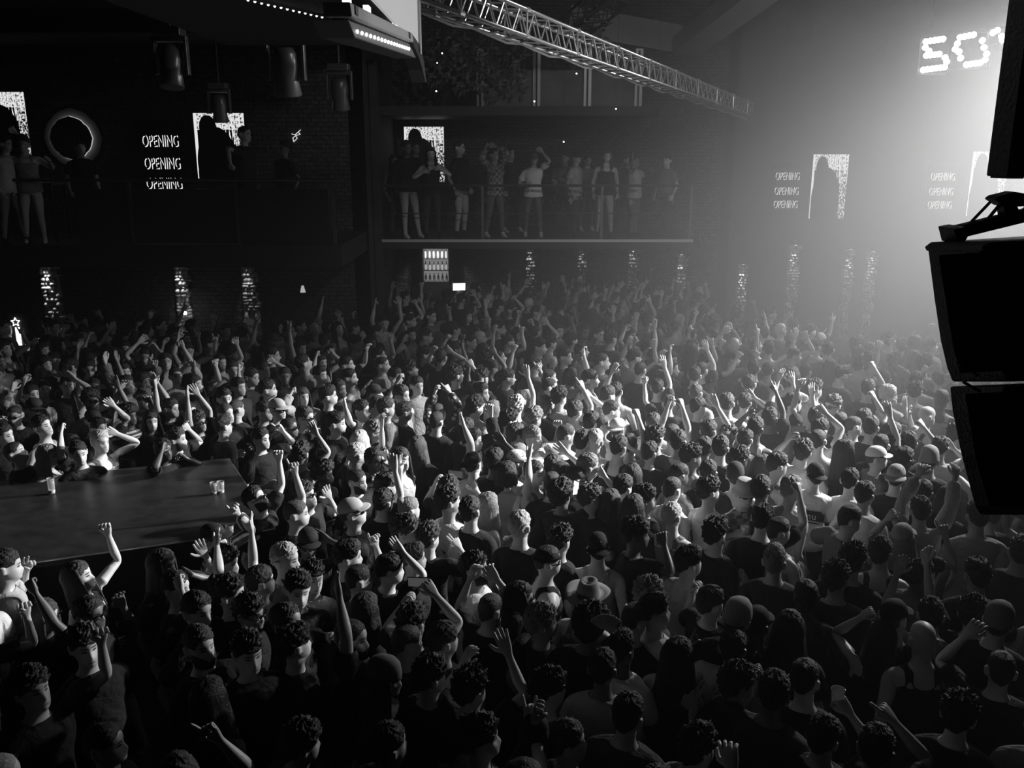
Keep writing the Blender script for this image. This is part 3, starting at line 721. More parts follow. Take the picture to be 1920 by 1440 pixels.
# plants on the upper gallery
def foliage(name, c, rad, n, m, label):
    q = MB(); rr = random.Random(int(c[0]*100))
    for i in range(n):
        t, f = rr.uniform(0, 6.28), rr.uniform(-1, 1); r0 = rad*rr.random()**.5; p = np.array(c)+np.array((r0*math.cos(t), r0*.5*math.sin(t), rad*f)); a = nrm((rr.gauss(0, 1), rr.gauss(0, .6), rr.gauss(.2, .7))); b_ = nrm(np.cross(a, (rr.gauss(0, 1), 1, rr.gauss(0, 1))))
        L_ = rr.uniform(.12, .22); q.add([p, p+a*L_*.5+b_*.035, p+a*L_, p+a*L_*.5-b_*.035], [(0, 1, 2, 3)])
    return tag(q.build(name, m, fixn=False), label, 'plant')
M_LEAF = mat('leaf', .10, .5)
for i, (px_, py_) in enumerate(((832, 75), (884, 92), (945, 105), (1100, 45))):
    pp = at_y(px_, py_, 19.0 if i < 3 else 20)
    f_ = foliage('hanging_plant', (0, 0, -.35), .42, 150, M_LEAF, ['dark trailing plant nearest the hanging light box', 'second dark trailing plant beside the light box', 'dark trailing plant above the pale parapet post', 'dark trailing plant beyond the long truss'][i]); f_.location = pp
    q = MB(); q.tube((0, 0, .0), (0, 0, 8.98-pp[2]), .006); q.tube((0, 0, -.12), (0, 0, 0.02), .10, 12, .13); q.build('planter', M_BLACK, f_)
# ------------------------------------------------------------ stone strips washed by wall lights
M_WL = emit('wall_lamp_glass', 1, 3)
def rock_strip(px_, ytop, ybot, Y, power, lab, w_=.2):
    t = at_y(px_, ytop, Y); b_ = at_y(px_, ybot, Y); rr = random.Random(px_); x, z = t[0], t[2]
    root = empty('stone_pilaster', (x, Y, 0), lab+' rough stone pilaster lit from above', 'pilaster', 'wall-washed stone pilasters'); q = MB()
    zb = 0.0; zz = z+.12
    while zz > zb:
        h = rr.uniform(.05, .11) if zz > b_[2]-.3 else .3; xx = -w_/2
        while xx < w_/2:
            ww = rr.uniform(.06, .13); dp = rr.uniform(.03, .11); q.sphere((xx+ww/2, -.02, zz-h/2), 1, 7, 5, 0, (ww*.56, dp, h*.56)); xx += ww*.9
        zz -= h*.92
    q.b2((-w_/2, -.02, 0), (w_/2, .0, z+.14)); q.build('stones', M_ROCK, root, smooth=True, fixn=False)
    q = MB(); q.tube((0, -.17, z+.16), (0, -.17, z+.26), .035, 12); q.b2((-.02, -.17, z+.2), (.02, 0, z+.24)); f = q.build('wall_lamp', M_BLK2, root); q = MB(); q.tube((0, -.17, z+.155), (0, -.17, z+.162), .028, 12); q.build('lamp_glass', M_WL, f)
    l = spot('pilaster_light', (x, Y-.17, z+.14), (x+.0, Y-.03, z-.9), power, 36, .9, .02); return root
PIL = [(90, 505, 612, 16.9, 60, 'leftmost', .28), (337, 506, 580, YL-.02, 34, 'second from left', .22), (463, 501, 550, YL-.02, 22, 'third from left', .22), (993, 468, 540, YM-.02, 18, 'middle-wall first', .2), (1090, 468, 492, YM-.02, 9, 'middle-wall second', .2), (1185, 468, 520, YM-.02, 10, 'middle-wall third', .2), (1275, 488, 525, YM-.02, 14, 'middle-wall fourth', .16),
       (1390, 506, 556, YR-.02, 40, 'right-wall first', .2), (1487, 470, 518, YR-.02, 30, 'right-wall second', .22), (1590, 478, 520, YR-.02, 22, 'right-wall third', .2), (1632, 482, 540, YR-.02, 22, 'right-wall fourth', .2)]
for a in PIL: rock_strip(*a[:6], w_=a[6])
# ------------------------------------------------------------ balcony rails
def rail(name, pts_, z0, hts, posts, lab, solid=None):
    root = empty(name, (pts_[0][0], pts_[0][1], z0), lab, 'railing')
    for h in hts:
        for a, b_ in zip(pts_, pts_[1:]):
            q = MB(); q.tube((a[0]-pts_[0][0], a[1]-pts_[0][1], h), (b_[0]-pts_[0][0], b_[1]-pts_[0][1], h), .026 if h == hts[0] else .012); q.build('rail', M_DARKST, root)
    for x, y in posts: q = MB(); q.b2((x-pts_[0][0]-.025, y-pts_[0][1]-.02, 0), (x-pts_[0][0]+.025, y-pts_[0][1]+.02, hts[0])); q.build('post', M_DARKST, root)
    return root
rail('balcony_railing', [(XA+.1, 18.3), (3.7, 18.3)], FL_M, (1.06, .52), [(at_y(p, 400, 18.3)[0], 18.3) for p in (712, 905, 1128, 1295)], 'steel railing with thin rails along the middle balcony')
rail('balcony_railing', [(-12.8, 14.75), (XA-.02, 14.75)], FL_L, (1.02,), [(x, 14.75) for x in (-12.6, -10.4, -8.3, -6.1, -4.4, XA-.1)], 'steel railing along the unlit left balcony')
q = MB(); q.b2((-7.0, 14.8, 0), (-2.95, 14.86, .86)); o = tag(q.build('parapet_panel', mat('smoked_panel', .02, .25)), 'black smoked panel filling the left balcony railing', 'panel'); o.name = 'smoked_screen'; o.location = (0, 0, FL_L+.02)
# pale pillar at the end of the middle balcony
B('pillar_1', (XA+.02, 18.15, 0), (XA+.16, 18.4, 6.4), M_WALL)
# table-like consoles with drinks on the left balcony
for px_, py_, w_, lb in ((62, 352, .95, 'dark high table with a pale edge on the left balcony'), (480, 392, .8, 'low dark table behind the black panel on the left balcony')):
    p = at_y(px_, py_, 15.6); root = empty('high_table', (p[0], 15.6, FL_L), lb, 'table'); h = .96 if w_ > .9 else .7
    q = MB(); q.b2((-w_/2, -.3, h-.04), (w_/2, .3, h)); q.build('table_top', M_BLK2, root, bev=.006)
    for sx in (-1, 1):
        for sy in (-1, 1): q = MB(); q.b2((sx*(w_/2-.06)-.02, sy*.24-.02, 0), (sx*(w_/2-.06)+.02, sy*.24+.02, h-.04)); q.build('leg', M_BLK2, root)
# ------------------------------------------------------------ video walls
def screen_tex(seed):
    m, nt, b = nodes('screen_picture'); b.inputs['Base Color'].default_value = g3(0); b.inputs['Roughness'].default_value = .3
    tc = N(nt, 'ShaderNodeTexCoord'); sx = N(nt, 'ShaderNodeSeparateXYZ'); nt.links.new(tc.outputs['Generated'], sx.inputs[0])
    nz = N(nt, 'ShaderNodeTexNoise'); nz.inputs['Scale'].default_value = 26; nz.inputs['Detail'].default_value = 6; nz.inputs['Roughness'].default_value = .7; nt.links.new(tc.outputs['Generated'], nz.inputs['Vector'])
    spk = math_n(nt, 'GREATER_THAN', nz.outputs['Fac'], .47)
    # standing dark figure of the poster: head circle and broad shoulders, with bright drips above the shoulder
    x, z = sx.outputs[0], sx.outputs[2]
    def ell(cx, cz, rx, rz):
        dx = math_n(nt, 'DIVIDE', math_n(nt, 'SUBTRACT', x, cx), rx); dz = math_n(nt, 'DIVIDE', math_n(nt, 'SUBTRACT', z, cz), rz)
        return math_n(nt, 'LESS_THAN', math_n(nt, 'ADD', math_n(nt, 'MULTIPLY', dx, dx), math_n(nt, 'MULTIPLY', dz, dz)), 1)
    fig = math_n(nt, 'MAXIMUM', math_n(nt, 'MAXIMUM', ell(.27, .80, .17, .17), ell(.42, .28, .40, .52)), ell(.30, .1, .28, .4))
    mp = N(nt, 'ShaderNodeMapping'); mp.inputs['Scale'].default_value = (26, 1, 2.2); nt.links.new(tc.outputs['Generated'], mp.inputs[0]); n2 = N(nt, 'ShaderNodeTexNoise'); n2.inputs['Scale'].default_value = 1; nt.links.new(mp.outputs[0], n2.inputs['Vector'])
    drip = math_n(nt, 'MULTIPLY', math_n(nt, 'GREATER_THAN', n2.outputs['Fac'], .55), math_n(nt, 'MULTIPLY', math_n(nt, 'GREATER_THAN', x, .42), math_n(nt, 'GREATER_THAN', z, .55)))
    top = math_n(nt, 'GREATER_THAN', z, .76); lowdim = math_n(nt, 'MULTIPLY', math_n(nt, 'GREATER_THAN', x, .8), math_n(nt, 'GREATER_THAN', nz.outputs['Fac'], .52))
    lit = math_n(nt, 'MAXIMUM', math_n(nt, 'MULTIPLY', top, spk), math_n(nt, 'MAXIMUM', drip, math_n(nt, 'MAXIMUM', lowdim, math_n(nt, 'LESS_THAN', x, .06))))
    out = math_n(nt, 'MULTIPLY', lit, math_n(nt, 'SUBTRACT', 1, fig))
    b.inputs['Emission Color'].default_value = g3(1); nt.links.new(math_n(nt, 'MULTIPLY', out, .8), b.inputs['Emission Strength']); m.cycles.emission_sampling = 'NONE'; return m
M_PIC = screen_tex(0); M_TXT = emit('screen_letters', .9, 1.0); M_SCR = mat('screen_off', .004, .25)
def txt(body, size, m, name='lettering', ext=.002):
    c_ = bpy.data.curves.new(name, 'FONT'); c_.body = body; c_.size = size; c_.extrude = ext; c_.align_x = 'CENTER'; c_.space_character = 1.05
    o = bpy.data.objects.new(name, c_); COL.objects.link(o); bpy.context.view_layer.update(); dg = bpy.context.evaluated_depsgraph_get(); me = bpy.data.meshes.new_from_object(o.evaluated_get(dg)); bpy.data.objects.remove(o)
    me.materials.clear(); me.materials.append(m); o = bpy.data.objects.new(name, me); COL.objects.link(o); o.rotation_euler = (math.pi/2, 0, 0); return o
def shadow_word(par, z, k, words='OPENING', wd=.78):
    """drop-shadow lettering: bright letters partly covered by the same dark letters shifted up and left"""
    for j, (m, dx, dz, dy) in enumerate(((M_TXT, 0, 0, 0), (M_SCR, -.018*k, .012*k, -.006))):
        t = txt(words, .24*k, m); t.scale = (.62, 1.25, 1); t.parent = par; t.location = (dx, -.035+dy, z+dz)
        if j: t.name = 'letter_face'
def video(px_, py_, Y, w_, h_, kind, lab, zc=None):
    p = at_y(px_, py_, Y) if Y else None
    root = empty('wall_screen', (p[0], Y, p[2]), lab, 'screen', 'screens with OPENING lettering' if kind == 't' else 'picture screens')
    q = MB(); q.b2((-w_/2-.02, -.03, -h_/2-.02), (w_/2+.02, .03, h_/2+.02)); q.build('screen_frame', M_BLK2, root)
    if kind == 'p': q = MB(); q.b2((-w_/2, -.036, -h_/2), (w_/2, -.031, h_/2)); q.build('picture', M_PIC, root)
    else:
        q = MB(); q.b2((-w_/2, -.036, -h_/2), (w_/2, -.031, h_/2)); q.build('panel', M_SCR, root)
        k = w_/.86
        for z in (.14, -.26, -.62): shadow_word(root, z*k, k)
    return root
video(305, 290, YL-.06, .86, 1.2, 't', 'screen with OPENING lettering above the second stone pilaster')
video(415, 277, YL-.06, .92, 1.22, 'p', 'poster screen behind the man in black on the left balcony')
video(712, 310, YM-.06, .88, 1.2, 't', 'screen with OPENING lettering behind the pale-armed woman')
video(796, 290, YM-.06, .92, 1.25, 'p', 'bright poster screen behind the middle balcony crowd')
video(1475, 347, YR-.06, .76, 1.1, 't', 'hazy OPENING screen beyond the end of the truss')
video(1553, 350, YR-.06, .86, 1.53, 'p', 'hazy poster screen beyond the dance floor')
video(1765, 348, YR-.06, .76, 1.1, 't', 'hazy OPENING screen beside the hanging speaker')
video(1850, 345, YR-.06, .86, 1.53, 'p', 'hazy poster screen half covered by the hanging black column')
video(12, 232, YL-.06, .8, 1.1, 'p', 'poster screen cut by the left edge of the picture')
# small neon squiggle
root = empty('neon_mark', tuple(at_y(556, 253, YL-.01)), 'small white neon squiggle on the dark left wall', 'neon sign')
M_NEON = emit('neon_white', 1, .9); pts_ = [(-.09, .02), (-.03, .0), (.08, .09), (.03, .05), (.07, .01), (-.02, -.01), (.01, -.06), (-.06, -.12), (-.07, -.05), (-.02, -.02)]; q = MB()
for a, b_ in zip(pts_, pts_[1:]): q.tube((a[0], 0, a[1]), (b_[0], 0, b_[1]), .006, 6)
q.build('tube', M_NEON, root)
# ------------------------------------------------------------ scalloped plaque with halo
p = at_y(132, 259, YL-.12); root = empty('halo_sign', (p[0], YL-.06, p[2]), 'round scalloped dark plaque with a glowing halo', 'sign')
def scallop(r, n=8, k=128): return [((r*(1.03-.045*(1-abs(math.sin(n*a/2)))**2*(1 if int(round(a*n/(2*math.pi))) % 2 else -1.0)))*math.sin(a), (r*(1.03-.045*(1-abs(math.sin(n*a/2)))**2*(1 if int(round(a*n/(2*math.pi))) % 2 else -1.0)))*math.cos(a)) for a in [2*math.pi*i/k for i in range(k)]]
q = MB(); q.prism(scallop(.50), .04, .055); q.build('glow_catcher', mat('glow_catcher_pale', .22, .8), root)  # pale disc added on the dark wall to catch the halo's glow
q = MB(); q.prism(scallop(.36), -.05, -.02); q.build('plaque', mat('plaque_dark', .05, .5, bump=.6, scale=14), root)
q = MB(); q.prism(scallop(.367), -.02, .0); q.build('halo', emit('halo_light', 1, .5, True), root)
M_EMB = mat('emboss', .13, .5); q = MB()
for (x, z, w_) in ((-.02, .12, .3), (0, .0, .4), (.02, -.12, .3)):
    for i in range(6): q.b2((x-w_/2+i*w_/6, -.058, z-.035), (x-w_/2+i*w_/6+w_/11, -.05, z+.035))
q.build('relief', M_EMB, root)
# star sign
p = at_y(29, 604, 16.6); root = empty('star_sign', tuple(p), 'white neon star above a bright vertical strip', 'neon sign'); q = MB()
st = [((.085 if i % 2 == 0 else .038)*math.sin(math.pi*i/5), (.085 if i % 2 == 0 else .038)*math.cos(math.pi*i/5)) for i in range(10)]
for i in range(10): a, b_ = st[i], st[(i+1) % 10]; q.tube((a[0], 0, a[1]), (b_[0], 0, b_[1]), .009, 6)
q.build('star', emit('star_neon', 1, 1.5), root); q = MB(); q.b2((-.02, -.01, -.44), (.055, .02, -.10)); q.build('light_strip', emit('strip_white', 1, 2.2, True), root); q = MB(); q.b2((-.16, .02, -.6), (.2, .08, .16)); q.build('back_board', M_BLACK, root)
B('door_1', (at_y(10, 600, 16.9)[0], 16.9, 0), (at_y(55, 600, 16.9)[0], 16.98, at_y(10, 588, 16.9)[2]), M_BLACK)
q = MB(); p = at_y(70, 640, 16.7); q.b2((p[0]-.18, 16.6, p[2]-.16), (p[0]+.14, 16.75, p[2]+.05)); tag(q.build('light_box', emit('light_box_dim', .7, .25, True)), 'dim light box low on the leftmost stone pilaster', 'light box').location = (0, 0, 0)
p = at_y(347, 587, 16.9); root = empty('bulb_lamp', tuple(p), 'small bare bright bulb below the second stone pilaster', 'lamp'); q = MB(); q.sphere((0, 0, 0), .035, 12, 8); q.build('bulb', emit('bulb_bright', 1, 25, True), root); q = MB(); q.tube((0, 0, .03), (0, .1, .12), .015); q.build('holder', M_BLK2, root)
p = at_y(590, 533, 17.2); q = MB(); q.tube((0, 0, 0), (0, 0, .12), .05, 12, .02); o = tag(q.build('pendant_lamp', emit('pendant_glow', .8, .5)), 'tiny glowing pendant lamp on the dark left return', 'lamp'); o.location = (p[0], 16.2, p[2]); q = MB(); q.tube((0, 0, .12), (0, 0, FL_L-.36-p[2]), .006, 6); q.build('cord', M_BLK2, o)
# ------------------------------------------------------------ back bar with bottles
p = at_y(817, 497, YM-.3); root = empty('back_bar_shelf', (p[0], p[1], p[2]), 'lit back-bar shelf unit under the middle balcony', 'shelf')
q = MB(); q.b2((-.3, .2, -.42), (.3, .24, .42)); q.build('back_panel', emit('backlit_panel', .8, .22, True), root)
for z in (-.42, -.14, .14, .40): q = MB(); q.b2((-.31, -.02, z), (.31, .2, z+.02)); q.build('shelf', M_DARKST, root)
for x in (-.32, .30): q = MB(); q.b2((x, -.02, -.42), (x+.02, .24, .42)); q.build('side_panel', M_BLK2, root)
q = MB(); q.b2((-.32, -.02, -p[2]), (.32, .24, -.42)); q.build('cabinet', M_BLACK, root)
M_GLS = thin_glass('bottle_glass', .75)
kk = 0
for z in (-.40, -.12, .16):
    for i in range(6):
        P_, F_ = lathe_simple = ([], [])
        q = MB(); q.tube((0, 0, 0), (0, 0, .12), .028, 10); q.tube((0, 0, .12), (0, 0, .16), .028, 10, .010); q.tube((0, 0, .16), (0, 0, .20), .010, 10)
        o = q.build('bottle', M_GLS, smooth=False); o.location = (p[0]-.25+i*.1, p[1]+.09, p[2]+z+.001); tag(o, 'one of six small bottles on the '+{-.40: 'lowest', -.12: 'middle', .16: 'top'}[z]+' back-bar shelf', 'bottle', 'bottles on the '+{-.40: 'lowest', -.12: 'middle', .16: 'top'}[z]+' back-bar shelf')
spot('back_bar_light', (p[0], p[1]-.3, p[2]+.6), (p[0], p[1]+.1, p[2]-.3), 40, 90, .5, .05)
# ------------------------------------------------------------ bar counter in front
root = empty('bar_counter', (-3.4, 8.4, 0), 'long dark bar counter with a thin bright rim, lower left', 'counter')
M_TOP = mat('counter_top', .02, .38, bump=.05, scale=6, var=.4)
cp = [(x+3.4, y-8.4) for x, y in BARP]
q = MB(); q.prism(cp, BAR_Z-.06, BAR_Z, axis='z'); q.build('counter_top', M_TOP, root)
cc = np.mean(cp, 0); q = MB(); q.prism([tuple(cc+(np.array(v)-cc)*.93) for v in cp], 0, BAR_Z-.06, axis='z'); q.build('counter_body', M_BLACK, root)
M_RIM = mat('rim_metal', .6, .25, metal=.9)
for a, b_ in ((cp[0], cp[1]), (cp[1], cp[2]), (cp[2], cp[3])):
    q = MB(); q.tube((a[0], a[1], BAR_Z-.01), (b_[0], b_[1], BAR_Z-.01), .011, 8); q.build('rim', M_RIM, root)
M_GLASS = thin_glass('clear_glass', .3); M_DRINK_GLOW = mat('drink_glow', .85, .2)  # drink coloured near-white so the glass bottoms seem to glow
def tumbler(p, lab, h=.15, r=.037):
    q = MB(); prof = [(.001, 0), (r*.8, 0), (r, h), (r*.94, h), (r*.76, .01), (.001, .01)]; n = 18; P_ = [(rr2*math.cos(2*math.pi*i/n), rr2*math.sin(2*math.pi*i/n), z) for rr2, z in prof for i in range(n)]
    q.add(P_, [(j*n+i, j*n+(i+1) % n, (j+1)*n+(i+1) % n, (j+1)*n+i) for j in range(len(prof)-1) for i in range(n)]); o = q.build('glass', M_GLASS, smooth=True); tag(o, lab, 'glass', 'glasses on the bar counter'); o.location = p
    q = MB(); q.tube((0, 0, .012), (0, 0, h*.25), r*.78, 16, r*.86); q.build('drink_glow', M_DRINK_GLOW, o); return o
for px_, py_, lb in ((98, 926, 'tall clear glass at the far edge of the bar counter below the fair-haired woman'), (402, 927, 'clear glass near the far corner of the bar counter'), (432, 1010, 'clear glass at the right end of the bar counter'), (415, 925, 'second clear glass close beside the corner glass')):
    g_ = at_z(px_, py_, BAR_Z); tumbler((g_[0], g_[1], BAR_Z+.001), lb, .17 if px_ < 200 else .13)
# ------------------------------------------------------------ hazy bar island on the far right
q = MB(); q.b2((6.0, 15.95, 0), (11.5, 16.9, 1.15)); ISL = tag(q.build('bar_island', mat('island_dark', .02, .6)), 'dark bar island in the haze beyond the right part of the crowd', 'counter')
q = MB(); q.b2((5.9, 15.85, 1.15), (11.6, 17.0, 1.2)); q.build('counter_top', M_BLK2, ISL)
rr = random.Random(4)
for i in range(7):
    q = MB(); q.tube((0, 0, 0), (0, 0, .13), .028, 10, .036); o = q.build('island_glass', M_GLS); o.location = (6.6+i*.72+rr.uniform(-.15, .15), 16.1+rr.uniform(0, .5), 1.201); tag(o, 'one of the small glasses along the hazy bar island', 'glass', 'glasses on the hazy bar island')
